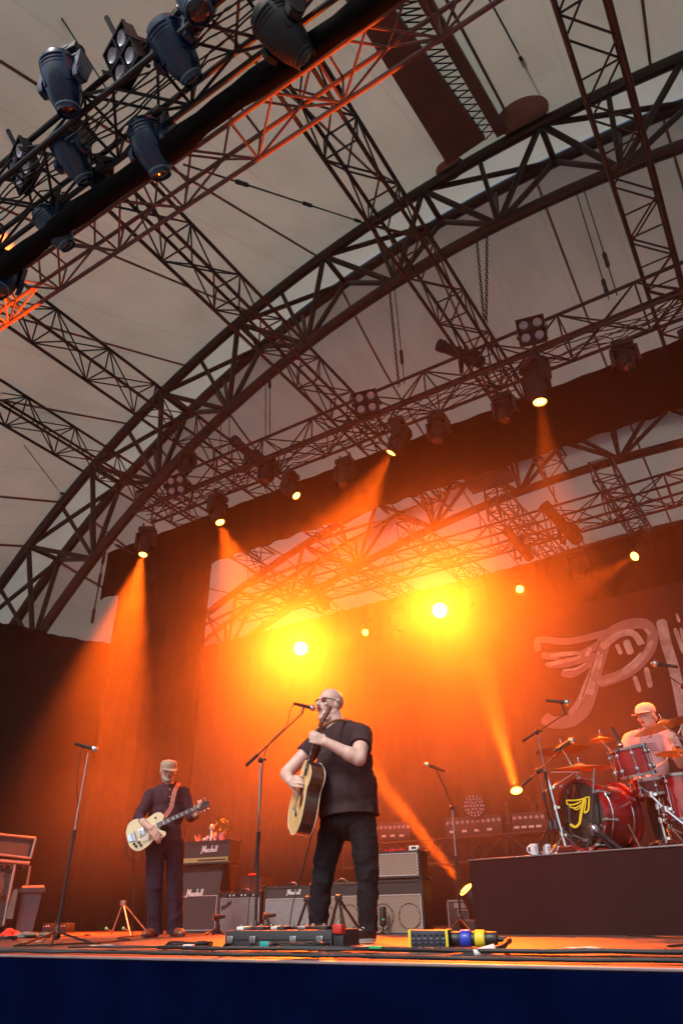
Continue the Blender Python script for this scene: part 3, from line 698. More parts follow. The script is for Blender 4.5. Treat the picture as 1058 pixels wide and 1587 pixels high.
strokes('emblem', 'logo_yellow', [([(465, 490), (560, 492), (660, 478), (728, 448)], 20), ([(467, 488), (482, 538), (560, 545), (655, 505)], 18), ([(505, 548), (525, 580), (590, 582), (655, 540)], 16),
        ([(560, 585), (580, 606), (620, 600), (650, 565)], 15), ([(690, 470), (672, 560), (650, 680), (632, 780), (582, 826), (535, 806), (524, 786)], 34), ([(757, 455), (752, 540), (742, 620), (692, 650)], 24),
        ([(716, 470), (706, 560), (692, 650)], 18), ([(732, 452), (762, 446)], 14)], hp, -ba, .003, hd_, 820, 1180, 8.138)
MB(frame(hp(907, 1302), bx_, by_, bz_)).box((0, 0, -.003), (.06, .02, .002)).build('badge', 'chrome', hd_)
for s in (-1, 1):
    q = BT @ V((s*.0, 0, 0)); e = bc+ba*.14+V((s*.26, .03, -.02)); b = MB(); b.cyl(e, (e.x+s*.10, e.y-.10, DZ), .010, n=8); b.ball((e.x, e.y, e.z), .022); b.ball((e.x+s*.10, e.y-.10, DZ+.012), .014); b.build('spur', 'chrome', t)
# rack tom
tt = atY(981, 1160, 6.6); tb = atY(986, 1203, 6.6); ta = V((-.10, -.16, .98)).normalized(); x_, y_, z_ = ortho(ta)
drum('rack_tom', 'dark red rack tom with chrome hoops standing over the bass drum', frame(tb, x_, y_, z_), .152, .235)
ft = atY(1040, 1238, 7.0); drum('floor_tom', 'red floor tom low at the right edge of the kit', frame((ft.x+.10, ft.y, DZ+.22), (1, 0, 0), (0, 1, 0), (0, 0, 1)), .185, .36)
sn = atY(1014, 1232, 7.0); drum('snare_drum', 'shallow red snare drum on a stand behind the bass drum', frame(sn, *ortho((-.05, -.1, 1))), .165, .13)
def stand(label, foot, top, name='cymbal_stand', m='chrome', boom=None, spread=.26, group='chrome drum hardware stands', r=.011, az=0.3, cat='stand'):
    foot, top = V(foot), V(top); t = thing(name, label, cat, foot, 0, group)
    hub = foot.lerp(top, .22); lo = foot+V((0, 0, .06))
    for k in range(3):
        a = az+2*math.pi*k/3; e = V((foot.x+spread*math.cos(a), foot.y+spread*math.sin(a), foot.z+.008)); b = MB()
        b.cyl(hub, e, r*.9, n=6); b.cyl(lo, hub.lerp(e, .55), r*.7, n=6); b.ball(e, r*1.5, None, 8, 5); b.build('leg', m, t)
    tube('lower_tube', lo, foot.lerp(top, .55), r*1.3, m, t); tube('upper_tube', foot.lerp(top, .5), top, r, m, t)
    for f in (.55, .22, .8):
        c = foot.lerp(top, f); b = MB(); b.cyl(c-V((0, 0, .022)), c+V((0, 0, .022)), r*2, n=10); b.box(c+V((r*2.6, 0, 0)), (.03, .012, .02)); b.build('clamp', m, t)
    if boom: tube('boom_arm', boom[0], boom[1], r*.75, m, t); link('tilter', fx('tilter', m, lambda b: b.ball((0, 0, 0), .022, None, 8, 6)), t, MX.Translation(top))
    return t
def cymbal(label, c, r, n, group='bronze cymbals'):
    T = frame(c, *ortho(n)); t = thing('cymbal', label, 'cymbal', c, 0, group)
    MB(T).lathe([(.004, .022), (r*.10, .020), (r*.16, .012), (r*.2, .002), (r*.6, -.012), (r, -.028), (r-.002, -.030), (r*.6, -.015), (r*.19, -.002), (r*.15, .008), (.004, .018)], 48).build('plate', 'cymbal', t)
    MB(T).lathe([(.003, .022), (.02, .024), (.02, .036), (.004, .038)], 12).build('felt', 'felt', t)
    MB(T).cyl((0, 0, .035), (0, 0, .075), .005, n=8).box((0, 0, .062), (.035, .01, .016), None, .004).build('wing_nut', 'chrome', t)
    return t
def cym(label, px, Y, hw, n, foot=None, slab=None):
    c = atY(*px, Y); r = hw/FPX*(c-CAM).dot(FW)*1.02; cymbal(label, c, r, n)
    if foot is not None: stand(slab, foot, c-V(n).normalized()*.02)
    return c
def dk(x, y): return RF @ V((x, y, DZ))
cA = cym('upper left crash cymbal over the bass drum', (870, 1158), 7.1, 40, (-.05, -.02, 1), dk(1.05, .95), 'thin stand under the upper left crash cymbal')
cB = cym('largest cymbal, tilted just above the bass drum', (897, 1187), 6.75, 51, (.02, -.08, 1))
sB = dk(.83, .28); topB = atY(846, 1196, 6.72); stand('chrome stand left of the bass drum with a boom arm', sB, topB, boom=(atY(844, 1226, 6.72), cB-V((0, 0, .03))))
tube('boom', topB, atY(900, 1196, 6.75), .009, 'chrome', thing('boom_arm', 'thin chrome boom reaching under the largest cymbal', 'stand', topB, 0, 'chrome drum hardware stands'))
cym('small splash cymbal left of the rack tom', (930, 1143), 7.3, 17, (0, .02, 1), dk(1.55, 1.15), 'thin stand under the small splash cymbal')
cD = cym('big crash cymbal in front of the drummer\'s chin', (1027, 1120), 6.7, 48, (-.22, -.10, 1))
stand('thick chrome stand at the right edge carrying the big crash cymbal', dk(2.75, .42), cD-V((0, 0, .02)), r=.013)
cym('hi-hat cymbal at the right edge beside the drummer', (1050, 1163), 6.85, 34, (.05, -.02, 1), dk(2.7, .9), 'hi-hat stand at the right edge of the kit')
stand('chrome tom stand between the bass drum and the snare', dk(2.0, .20), tb-ta*.06, r=.013, spread=.2)
stand('low chrome snare stand behind the bass drum', V((sn.x, sn.y, DZ)), sn-V((0, 0, .01)), r=.010, spread=.18)
# drum throne
t = thing('drum_throne', 'round black drum stool under the drummer', 'stool', dk(2.15, 1.55)); q = dk(2.15, 1.55)
MB().lathe([(.001, .52), (.17, .52), (.18, .50), (.18, .44), (.16, .43)], 24, MX.Translation((q.x, q.y, q.z-.02))).build('seat', 'black_plastic', t)
tube('post', q, q+V((0, 0, .43)), .018, 'chrome', t)
for k in range(3): a = 2.1*k; tube('leg', q+V((0, 0, .2)), q+V((.25*math.cos(a), .25*math.sin(a), .01)), .010, 'chrome', t)
# mugs
for px, lab, Y in (((829, 1327), 'white mug nearest the left corner of the riser', 6.50), ((848, 1320), 'white mug standing against the chrome cymbal stand', 6.62)):
    q = atY(*px, Y); q.z = RH+.008; t = thing('mug', lab, 'mug', q, 0, 'white mugs on the riser')
    T = MX.Translation(q) @ MX.Scale(.86, 4); MB(T).lathe([(.001, .002), (.040, .0), (.043, .01), (.043, .098), (.041, .1), (.038, .096), (.038, .012), (.001, .008)], 24).build('cup', 'mug', t)
    hx = -_rt; MB(T).path([hx*(.042+.030*math.sin(a))+V((0, 0, .05+.033*math.cos(a))) for a in [math.pi*k/10 for k in range(11)]], .006, 8).build('handle', 'mug', t)
    n_ = V((q.x, q.y, 0)).normalized()*-1
    b = MB(T)
    for i in range(3): b.box((_rt*.012+n_*.0425+V((0, 0, .068-i*.016))), (.018-.004*i, .012, .006))
    b.build('print', 'red_plastic', t)

# ------------------------------------------------------------------ microphones and stands
def mic(label, head, tail, s=1., grille='steel', group='microphones'):
    head, tail = V(head), V(tail); d = (head-tail).normalized(); T = frame(head-d*.02*s, *ortho(d)) @ MX.Diagonal((s, s, s, 1)); t = thing('microphone', label, 'microphone', tail, 0, group)
    MB(T).lathe([(.001, -.165), (.011, -.165), (.012, -.16), (.012, -.15), (.0155, -.03), (.019, -.022)], 16).build('handle', 'black_plastic', t)
    MB(T).lathe([(.019, -.022), (.0245, -.012), (.0255, .0), (.0245, .012), (.017, .024), (.006, .029), (.001, .030)], 16).build('grille', grille, t)
    MB(T).lathe([(.0255, -.006), (.027, -.003), (.027, .003), (.0255, .006)], 16).build('ring', 'chrome', t)
    return t
def mic_stand(label, hub, tips, top, boom=None, m='black_metal', r=.011, group='microphone stands'):
    hub = V(hub); top = V(top); t = thing('microphone_stand', label, 'stand', (hub.x, hub.y, 0), 0, group)
    for e in tips:
        e = V(e); b = MB(); b.cyl(hub, e+V((0, 0, .012)), r*.8, n=8); d = (e-hub).normalized(); b.cyl(e+V((0, 0, .012))-d*.06, e+V((0, 0, .012)), r*1.35, n=8); b.build('leg', m, t)
    MB(MX.Translation(hub)).lathe([(.014, .05), (.022, .03), (.034, -.02), (.034, -.05), (.012, -.06)], 12).build('hub', m, t)
    mid = hub.lerp(top, .52); tube('lower_pole', hub-V((0, 0, .05)), mid, r*1.15, m, t); tube('upper_pole', mid, top, r*.75, 'steel', t)
    MB().cyl(mid-V((0, 0, .05)), mid+V((0, 0, .03)), r*1.7, n=10).build('clutch', m, t)
    if boom:
        p, q = V(boom[0]), V(boom[1]); tube('boom', p, q, r*.62, m, t); d = (q-p).normalized()
        MB().cyl(p-d*.02, p+d*.12, r*1.3, n=10).build('counterweight', m, t)
        MB().ball(top, .026, None, 10, 8).box(top+V((.03, 0, 0)), (.05, .018, .018)).build('boom_clamp', m, t)
    return t
def cable(label, pts, r=.005, m='cable', group=None, name='cable'):
    pts = [V(p) for p in pts]; q = []
    for i in range(len(pts)-1):
        p0, p1, p2, p3 = pts[max(i-1, 0)], pts[i], pts[i+1], pts[min(i+2, len(pts)-1)]
        for k in range(6):
            u = k/6; q.append(.5*((2*p1)+(p2-p0)*u+(2*p0-5*p1+4*p2-p3)*u*u+(3*p1-p0-3*p2+p3)*u**3))
    q.append(pts[-1]); return tag(MB().path(q, r, 6).build(name, m), label, 'cable', group)
# singer's boom stand
CS = atZ(398, 1463, 0); CJ = facing(CS)
chub = CJ(396, 1438); ctop = CJ(404, 1178)
mic_stand('black boom microphone stand in front of the singer', chub, (atZ(330, 1479, 0), atZ(484, 1473, 0), atZ(420, 1450, 0)), ctop, (CJ(384, 1184, -.05), CJ(468, 1106, .12)))
mt_ = mic('vocal microphone at the singer\'s mouth', CJ(488, 1098, .15), CJ(458, 1091, .11), 1.15, 'chrome'); tube('clip', CJ(468, 1106, .12), CJ(471, 1094, .13), .011, 'black_plastic', mt_)
cable('microphone cable looping down the singer\'s boom stand', [CJ(458, 1091, .11), CJ(450, 1100, .1), CJ(443, 1125, .08), CJ(418, 1152, .02), CJ(408, 1180, -.02), CJ(402, 1260, -.02), CJ(396, 1330, -.02), CJ(388, 1380, -.02), CJ(384, 1430, -.02), CJ(386, 1462, -.02)], .0045)
# left stand
LS = atZ(90, 1464, 0); LJ = facing(LS); lhub = LJ(89, 1444); ltop = LJ(137, 1167)
mic_stand('straight microphone stand on the left beside the guitarist', lhub, (atZ(26, 1470, 0), atZ(153, 1468, 0), atZ(77, 1472, 0)), ltop)
mic('vocal microphone on the straight left stand', LJ(151, 1162), LJ(133, 1157), 1.2, 'chrome')
cable('microphone cable hanging down the left stand', [LJ(133, 1157), LJ(127, 1162), LJ(121, 1190), LJ(119, 1225), LJ(122, 1262), LJ(113, 1300), LJ(104, 1360), LJ(98, 1405), LJ(86, 1428), LJ(74, 1452), LJ(60, 1464, -.1)], .0045)
# stand behind, left of the riser
BS = atZ(714, 1447, 0); BJ = facing(BS)
mic_stand('slim microphone stand at the left corner of the riser', BJ(713, 1425), (atZ(690, 1450, 0), atZ(735, 1452, 0), atZ(717, 1446, 0)), BJ(700, 1252), (BJ(707, 1262), BJ(676, 1194, .05)))
mic('microphone with a pale head left of the riser', BJ(658, 1184, .05), BJ(684, 1193, .05), 1.3, 'chrome')
# overhead microphones
for a, b_, h, tl, lab, ll in (((812, 1147), (876, 1106), (882, 1089), (858, 1087), 'overhead microphone above the left crash cymbal', 'boom stand of the left overhead microphone'),
                         ((811, 1216), (884, 1148), (889, 1146), (877, 1153), 'dark microphone in front of the left crash cymbal', 'low boom stand left of the bass drum'),
                         ((1075, 1076), (1018, 1036), (1010, 1028), (1024, 1030), 'overhead microphone in front of the white emblem', 'boom stand of the right overhead microphone')):
    p, q = KJ(*a, -.1), KJ(*b_, .1); f = p.lerp(q, .3); foot = V((f.x, f.y+.12, DZ))
    mic_stand(ll, foot+V((0, 0, .25)), [foot+V((.25*math.cos(k), .25*math.sin(k), 0)) for k in (0, 2.1, 4.2)], f, (p, q), r=.009, group='drum microphone stands')
    mt_ = mic(lab, KJ(*h, .1), KJ(*tl, .1), 1.2, 'steel', 'drum microphones'); tube('clip', q, KJ(*h, .1).lerp(KJ(*tl, .1), .6), .008, 'black_plastic', mt_)
mic('clip-on microphone at the rim of the rack tom', KJ(962, 1158, -.1), KJ(954, 1140, -.1), 1.0, 'black_plastic', 'drum microphones')
p = KJ(920, 1190, -.22); q = KJ(916, 1285, -.22)
mic_stand('short black stand in front of the bass drum head', V((q.x, q.y, DZ+.16)), [V((q.x+.12*math.cos(k), q.y+.12*math.sin(k)+.05, DZ)) for k in (0, 2.1, 4.2)], p, r=.010, group='drum microphone stands')
mic('bass drum microphone at the lower right of the front head', KJ(914, 1281, -.2), KJ(934, 1296, -.2), 1.7, 'steel', 'drum microphones')

# ------------------------------------------------------------------ amplifiers
AA = R(9)
def amp_frame(pl, pr, Y0, y_base=1452, a=AA):
    p = atY(pr, y_base, Y0); d = V((math.cos(a), math.sin(a), 0)); n = V((math.sin(a), -math.cos(a), 0)); P = plane_px(p, n)
    l = P(pl, y_base); return frame((l.x, l.y, 0), d, -n, (0, 0, 1)), (V((p.x, p.y, 0))-V((l.x, l.y, 0))).length, P
def cabinet(b, w, h, d, z, th=.022, slant=0., split=.5):
    """Open-fronted box: sides, top, bottom, back."""
    y1 = d; zs = z+h*split
    prof = [(0, z), (d, z), (d, z+h), (slant, z+h), (0, zs)] if slant else [(0, z), (d, z), (d, z+h), (0, z+h)]
    for x in (0, w-th):
        b.prism(prof, x, x+th, MX(((0, 0, 1, 0), (1, 0, 0, 0), (0, 1, 0, 0), (0, 0, 0, 1))))
    b.box((w/2, d/2, z+th/2), (w-2*th, d, th)); b.box((w/2, (d+slant)/2, z+h-th/2), (w-2*th, d-slant, th)); b.box((w/2, d-.01, z+h/2), (w-2*th, .018, h-2*th))
def rim(b, x0, x1, z0, z1, y, t_=.006):
    for c, d in ((((x0+x1)/2, y, z0), (x1-x0, t_, t_)), (((x0+x1)/2, y, z1), (x1-x0, t_, t_)), ((x0, y, (z0+z1)/2), (t_, t_, z1-z0-t_)), ((x1, y, (z0+z1)/2), (t_, t_, z1-z0-t_))): b.box(c, d)
def corners(t, T, w, h, d, z):
    for x in (0, w):
        for zz in (z, z+h):
            for y in (0, d):
                MB(T).ball((x, y, zz), .016, None, 8, 6).build('corner', 'black_metal', t)
def logo(t, T, body, size, x, y, z, m='logo_white', shear=.45, off=.004, tilt=0., sp=.86):
    return link('lettering', text_mesh(body, size, m, shear, off, .002, sp), t, T @ MX.Translation((x, y, z)) @ MX.Rotation(math.pi/2, 4, 'X') @ MX.Rotation(tilt, 4, 'Z'))
SCRIPT = [[(0, -.25), (.35, -.05), (.95, 1.95)], [(.95, 1.95), (1.15, .9), (1.25, .25)], [(1.25, .25), (1.6, 1.2), (2.05, 1.95)], [(2.05, 1.95), (1.9, .6), (2.0, .05), (2.3, .15)],
          [(2.95, .85), (2.5, .9), (2.35, .3), (2.65, .1), (2.95, .8), (3.0, .15), (3.2, .2)], [(3.2, .1), (3.4, .9), (3.75, .85)], [(4.35, .85), (3.95, .8), (4.2, .45), (3.85, .1), (3.6, .15)], [(4.5, .05), (4.75, 1.2), (4.95, 1.95)],
          [(4.62, .5), (5.0, .9), (5.05, .1)], [(5.85, .85), (5.4, .9), (5.25, .3), (5.55, .1), (5.85, .8), (5.9, .15), (6.1, .2)], [(6.2, .05), (6.45, 1.2), (6.65, 1.95)], [(6.8, .05), (7.05, 1.2), (7.25, 1.95)]]
def script(t, T, width, x, y, z):
    s = width/7.4; b = MB(T)
    for st__ in SCRIPT:
        pts = [V((x+(px_-3.7)*s, y, z+(pz_*1.15-.5)*s)) for px_, pz_ in st__]
        b.path(pts, .21*s, 6)
    return b.build('lettering', 'logo_white', t)
# half stack behind the guitarist
T, w_, P = amp_frame(258, 335, 7.25); H1 = P(335, 1342).z; dep = .36
t = thing('speaker_cabinet', 'black slant-front speaker cabinet under the amplifier head, behind the guitarist', 'amplifier', T.to_translation())
b = MB(T); cabinet(b, w_, H1, dep, .02, .024, .07, .55); b.build('cabinet', 'tolex', t)
MB(T).add([(.024, .012, .045), (w_-.024, .012, .045), (w_-.024, .012, H1*.55), (.024, .012, H1*.55), (w_-.024, .078, H1-.005), (.024, .078, H1-.005)], [(0, 1, 2, 3), (3, 2, 4, 5)]).build('grille', 'grille_black', t, smooth=False)
b = MB(T); rim(b, .03, w_-.03, .05, H1*.56, .006); b.build('piping', 'piping', t)
script(t, T, .26, w_*.50, .004, H1*.58)
MB(T).box((w_+.004, dep*.5, H1*.62), (.012, .14, .19), bev=.004).build('side_handle', 'black_plastic', t)
corners(t, T, w_, H1-.02, dep, .02)
T, w_, P2 = amp_frame(264, 348, 7.25); H2 = P2(348, 1302).z-H1-.02; z0 = H1+.025; dep = .25; HT = z0+H2; HTF = T; HW = w_
t = thing('amplifier_head', 'black amplifier head with a gold control panel on top of the speaker cabinet', 'amplifier', T @ V((0, 0, z0)))
b = MB(T); cabinet(b, w_, H2, dep, z0, .022); b.build('cabinet', 'tolex', t)
MB(T).box((w_/2, .018, z0+H2*.62), (w_-.05, .012, H2*.66)).build('front_panel', 'grille_black', t)
MB(T).box((w_/2, .012, z0+H2*.17), (w_-.05, .012, H2*.22)).build('control_panel', 'gold_panel', t)
for k in range(11): MB(T).cyl((w_*.42+k*w_*.048, .006, z0+H2*.17), (w_*.42+k*w_*.048, -.014, z0+H2*.17), .010, n=10).build('knob', 'black_plastic', t)
b = MB(T); rim(b, .02, w_-.02, z0+.02, z0+H2-.02, .004, .005); b.build('piping', 'piping', t)
script(t, T, .25, w_*.60, .009, z0+H2*.56)
MB(T).path([(w_*.35+w_*.3*k/10, dep/2, HT+.004+.03*math.sin(math.pi*k/10)) for k in range(11)], .012, 8).build('handle', 'black_plastic', t)
corners(t, T, w_, H2, dep, z0)
# combo amplifiers
def combo(label, pl, pr, Y0, py, dep, body, grille, kind, name='combo_amplifier', y0=1452, a=AA):
    T, w_, P = amp_frame(pl, pr, Y0, y0, a); H = P(pr, py).z-.015
    t = thing(name, label, 'amplifier', T.to_translation()); b = MB(T); cabinet(b, w_, H, dep, .015, .02); b.build('cabinet', body, t)
    ph = {'fender': .13, 'marshall': .26, 'vox': .27}[kind]*H
    MB(T).box((w_/2, .014, .015+(H-ph)/2+.01), (w_-.045, .010, H-ph-.03)).build('grille', grille, t)
    MB(T).box((w_/2, .016, .015+H-ph/2-.012), (w_-.045, .014, ph-.018)).build('control_panel', 'grille_black' if kind != 'vox' else 'tolex', t)
    b = MB(T); rim(b, .024, w_-.024, .035, .015+H-ph-.004, .005); b.build('piping', 'piping', t)
    if kind == 'fender':
        for k in range(9): MB(T).cyl((.10+k*.05, .006, .015+H-ph*.55), (.10+k*.05, -.016, .015+H-ph*.55), .011, n=10).build('knob', 'chrome' if k % 3 else 'black_plastic', t)
        logo(t, T, 'Fender', .062, .09, .005, H*.72, 'black_metal', .3, .002, .5)
    elif kind == 'marshall': script(t, T, .17, w_*.64, .006, .015+H-ph*.62)
    else:
        for k in (-1, 1): MB(T).lathe([(.10, 0), (.106, .003), (.112, 0)], 32, MX.Translation((w_/2+k*w_*.24, .0075, H*.36)) @ MX.Rotation(math.pi/2, 4, 'X')).build('speaker_ring', 'tolex_brown', t)
    MB(T).path([(w_*.38+w_*.24*k/8, dep/2, H+.018+.03*math.sin(math.pi*k/8)) for k in range(9)], .011, 8).build('handle', 'black_plastic', t)
    corners(t, T, w_, H, dep, .015)
    return T, w_, H
combo('silver-grilled combo amplifier beside the speaker cabinet', 336, 402, 6.9, 1382, .26, 'tolex', 'grille_silver', 'fender')
combo('grey-grilled combo amplifier behind the pedalboard case', 407, 480, 6.75, 1372, .26, 'tolex', 'grille_silver', 'marshall')
combo('brown diamond-grilled combo amplifier seen between the singer\'s legs', 484, 562, 6.85, 1366, .26, 'tolex_brown', 'vox_grille', 'vox')
VT, VW, VH = combo('brown diamond-grilled speaker cabinet at the bottom of the right stack', 572, 659, 6.65, 1362, .28, 'tolex', 'vox_grille', 'vox', 'speaker_cabinet')
T, w_, P = amp_frame(573, 657, 6.65); z0 = VH+.03; H = P(657, 1317).z-z0
t = thing('amplifier_head', 'diamond-grilled amplifier box on top of the right stack', 'amplifier', T @ V((0, 0, z0)))
b = MB(T); cabinet(b, w_, H, .26, z0, .018); b.build('cabinet', 'tolex', t)
MB(T).box((w_/2, .012, z0+H/2), (w_-.04, .010, H-.04)).build('grille', 'vox_grille', t); b = MB(T); rim(b, .022, w_-.022, z0+.022, z0+H-.022, .004, .006); b.build('piping', 'piping', t)
corners(t, T, w_, H, .26, z0); ZV = z0+H; VTop = T
t = thing('tuner_box', 'small white tuner box on the right amplifier stack', 'box', VTop @ V((w_*.88, .08, ZV)))
MB(VTop).box((w_*.88, .08, ZV+.022), (.10, .07, .044), bev=.006).build('case', 'white_plastic', t); MB(VTop).box((w_*.88, .044, ZV+.026), (.05, .004, .02)).build('display', 'black_plastic', t)
b = MB(VTop)
for i in range(5): b.box((w_*.35+i*.045, .06+.02*(i % 2), ZV+.012), (.035, .05, .018), MX.Identity(4), .004)
tag(b.build('bandana', 'red_cloth'), 'crumpled red cloth lying on the right amplifier stack', 'cloth')
# another cabinet behind
T, w_, P = amp_frame(368, 404, 8.2, 1446); t = thing('speaker_cabinet', 'dark spare speaker cabinet behind the silver combo amplifier', 'amplifier', T.to_translation())
hb = P(404, 1358).z; b = MB(T); cabinet(b, w_, hb, .3, .0); b.build('cabinet', 'tolex', t); MB(T).box((w_/2, .012, hb/2), (w_-.04, .01, hb-.04)).build('grille', 'grille_black', t)
q = T @ V((w_*.4, .1, hb)); b = MB(); b.ball(q+V((0, 0, .022)), (.09, .05, .022)); tag(b.build('cloth', 'red_cloth'), 'small red cloth on the dark spare speaker cabinet', 'cloth')
# keepsakes on the amplifier head
def on_head(px, dz=0.): q = HTF.inverted() @ plane_px(HTF @ V((0, .12, 0)), HTF.to_3x3() @ V((0, -1, 0)))(*px); return HTF @ V((q.x, .12, HT+dz))
q = on_head((344, 1300), .006); t = thing('potted_plant', 'small leafy plant in a terracotta pot on the amplifier head', 'plant', q)
MB(MX.Translation(q)).lathe([(.001, 0), (.034, 0), (.044, .07), (.049, .07), (.049, .088), (.042, .088), (.001, .080)], 18).build('pot', 'pot', t)
lf = MB().add([(0, 0, 0), (.016, .028, .006), (0, .07, 0), (-.016, .028, .006), (0, .03, -.004)], [(0, 1, 4), (1, 2, 4), (2, 3, 4), (3, 0, 4)]).mesh('leaf', 'leaf')
random.seed(5)
for k in range(26):
    a = k*2.4; h = .09+.17*random.random(); rr = .02+.07*random.random(); c = q+V((rr*math.cos(a), rr*math.sin(a), h))
    if k % 4 == 0: tube('stem', q+V((0, 0, .08)), c, .003, 'leaf', t, 6)
    link('leaf', lf, t, MX.Translation(c) @ MX.Rotation(a-1.57, 4, 'Z') @ MX.Rotation(random.uniform(-.9, .6), 4, 'X') @ MX.Scale(random.uniform(.8, 1.25), 4))
def lathe_thing(name, label, cat, q, prof, parts):
    t = thing(name, label, cat, q)
    for nm, pf, m in parts: MB(MX.Translation(q)).lathe(pf, 14).build(nm, m, t)
lathe_thing('mushroom_figure', 'tall pale mushroom figure beside the potted plant', 'figurine', on_head((327, 1301), .004), None, [('stem', [(.02, 0), (.016, .05), (.014, .12), (.016, .145)], 'white_plastic'), ('cap', [(.026, .14), (.032, .155), (.028, .185), (.012, .20), (.001, .202)], 'mushroom')])
lathe_thing('mushroom_figure', 'short round mushroom figure left of the plant pot', 'figurine', on_head((333, 1301), .004), None, [('stem', [(.018, 0), (.015, .04)], 'white_plastic'), ('cap', [(.02, .036), (.03, .06), (.022, .09), (.001, .10)], 'mushroom')])
q = on_head((318, 1301), .004); t = thing('animal_figure', 'small pale lying animal figure on the amplifier head', 'figurine', q); T = MX.Translation(q)
MB(T).ball((0, 0, .022), (.05, .025, .022)).build('body', 'mushroom', t); b = MB(T); b.ball((.052, -.01, .04), .02); [b.lathe([(.007, 0), (.001, .018)], 8, MX.Translation((.052+e*.011, -.01, .055))) for e in (-1, 1)]; b.build('head', 'mushroom', t)
q = on_head((306, 1302), .004); t = thing('dried_grass', 'tuft of dried grass at the left of the keepsakes', 'plant', q)
for k in range(12): a = k*.9; tube('blade', q, q+V((.05*math.cos(a), .04*math.sin(a), .06+.03*math.sin(k*3))), .002, 'pot', t, 6)
b = MB(HTF); b.box((HW*.68, .12, HT+.003), (.30, .16, .004)); tag(b.build('cloth', 'red_cloth'), 'red cloth under the keepsakes on the amplifier head', 'cloth')
# small amp microphones
for px, lab in (((346, 1424), 'short microphone in front of the silver combo amplifier'), ((423, 1422), 'short microphone in front of the grey-grilled combo amplifier')):
    f = atZ(px[0]-8, 1456, 0); f.y = 6.55; f.z = 0; top = atY(px[0]-8, px[1], 6.55); mic(lab, atY(px[0]-13, px[1]-2, 6.6), atY(px[0]+8, px[1]-4, 6.45), 1.35, 'black_plastic', 'amplifier microphones')
    mic_stand(lab.replace('short microphone', 'low stand of the microphone'), (top.x, 6.55, .09), [V((top.x+.13*math.cos(k), 6.5+.13*math.sin(k), 0)) for k in (.3, 2.4, 4.5)], top, r=.010, group='amplifier microphone stands')
f = atY(594, 1452, 6.5); f.z = 0; t = thing('tilt_microphone', 'dark microphone with a green light in front of the right stack', 'microphone', f)
tube('post', f, f+V((0, 0, .2)), .010, 'black_metal', t); MB().box(atY(593, 1420, 6.5), (.05, .07, .16), bev=.012).build('body', 'black_plastic', t); bar('indicator', atY(594, 1425, 6.462), (.03, .012, .012), 'green_plastic', t)
for k in range(3): tube('leg', f+V((0, 0, .05)), f+V((.09*math.cos(k*2.1), .09*math.sin(k*2.1), .006)), .007, 'black_metal', t)
# A-frame guitar stands
def astand(label, px0, px1, px2, Y, m='black_metal', tips=None, r=.012):
    a, b_, c = atY(*px0, Y), atY(*px1, Y), atY(*px2, Y); t = thing('guitar_stand', label, 'stand', (c.x, Y, 0), 0, 'folding guitar stands')
    for e in (a, b_):
        e = V((e.x, Y, 0.006)); tube('leg', c, e, r, m, t); tube('rear_leg', c, (e.x+.02, Y+.28, .006), r*.9, m, t)
        q = c.lerp(e, .86); tube('cradle', q, q+V((0, -.10, .03)), r*.9, m, t)
        if tips: MB().ball(q+V((0, -.10, .03)), .018).build('tip', tips, t)
    MB().box(c, (.07, .04, .05), bev=.01).build('head', m, t)
astand('small folding guitar stand with green tips left of the guitarist', (172, 1450), (203, 1450), (191, 1399), 6.6, 'steel', 'green_plastic', .008)
astand('folding guitar stand in front of the grey-grilled amplifier', (456, 1450), (486, 1450), (476, 1393), 6.35, 'black_metal', None, .014)
astand('folding guitar stand seen between the singer\'s legs', (508, 1450), (537, 1450), (524, 1391), 6.35, 'black_metal', None, .014)

# ------------------------------------------------------------------ pedalboard and things along the lip
def pfr(pl, pr, Y0, yb, a=0.): return amp_frame(pl, pr, Y0, yb, a)
T, w_, P = pfr(347, 514, 3.98, 1477, R(4)); H = P(514, 1441).z
t = thing('pedalboard_case', 'long black pedalboard case with metal latches at the singer\'s feet', 'case', T.to_translation())
MB(T).box((w_/2, .18, H/2), (w_, .36, H), bev=.008).build('case_body', 'case_black', t); MB(T).box((w_/2, -.001, H*.55), (w_-.02, .004, .006)).build('lid_seam', 'black_metal', t)
for f in (.06, .28, .66, .90):
    b = MB(T); b.box((w_*f, -.006, H*.55), (.045, .012, .04), None, .003); b.box((w_*f, -.014, H*.60), (.02, .008, .02)); b.build('latch', 'steel', t)
random.seed(9)
for k in range(9):
    x = w_*(.10+.098*k)
    MB(T).box((x, .10+.05*(k % 2), H+.010), (.055, .10, .02), None, .004).build('effect_pedal', ('white_plastic', 'case_black', 'case_black', 'white_plastic', 'case_black', 'bin_plastic', 'steel', 'case_black', 'case_black')[k], t)
    MB(T).cyl((x, .07, H+.018), (x, .07, H+.032), .011, n=10).build('footswitch', 'chrome', t)
q = atY(521, 1477, 3.95); q.z = 0; t = thing('volume_pedal', 'black floor pedal with a red top at the right end of the pedalboard', 'pedal', q)
MB().box((q.x, q.y+.06, .045), (.07, .08, .09), bev=.006).build('body', 'black_plastic', t); MB().box((q.x, q.y+.03, .115), (.066, .05, .05), bev=.008).build('red_box', 'red_plastic', t); MB().cyl((q.x, q.y+.03, .14), (q.x, q.y+.03, .158), .010, n=10).build('footswitch', 'chrome', t)
q = atY(545, 1474, 4.05); t = thing('set_list', 'white paper sheet taped to the floor by the singer\'s shoe', 'paper', (q.x, q.y, 0))
MB(MX.Translation((q.x, q.y, .024)) @ MX.Rotation(.3, 4, 'Z')).box((0, .08, 0), (.16, .22, .002)).build('sheet', 'tape_white', t)
b = MB(MX.Translation((q.x, q.y, .0262)) @ MX.Rotation(.3, 4, 'Z'))
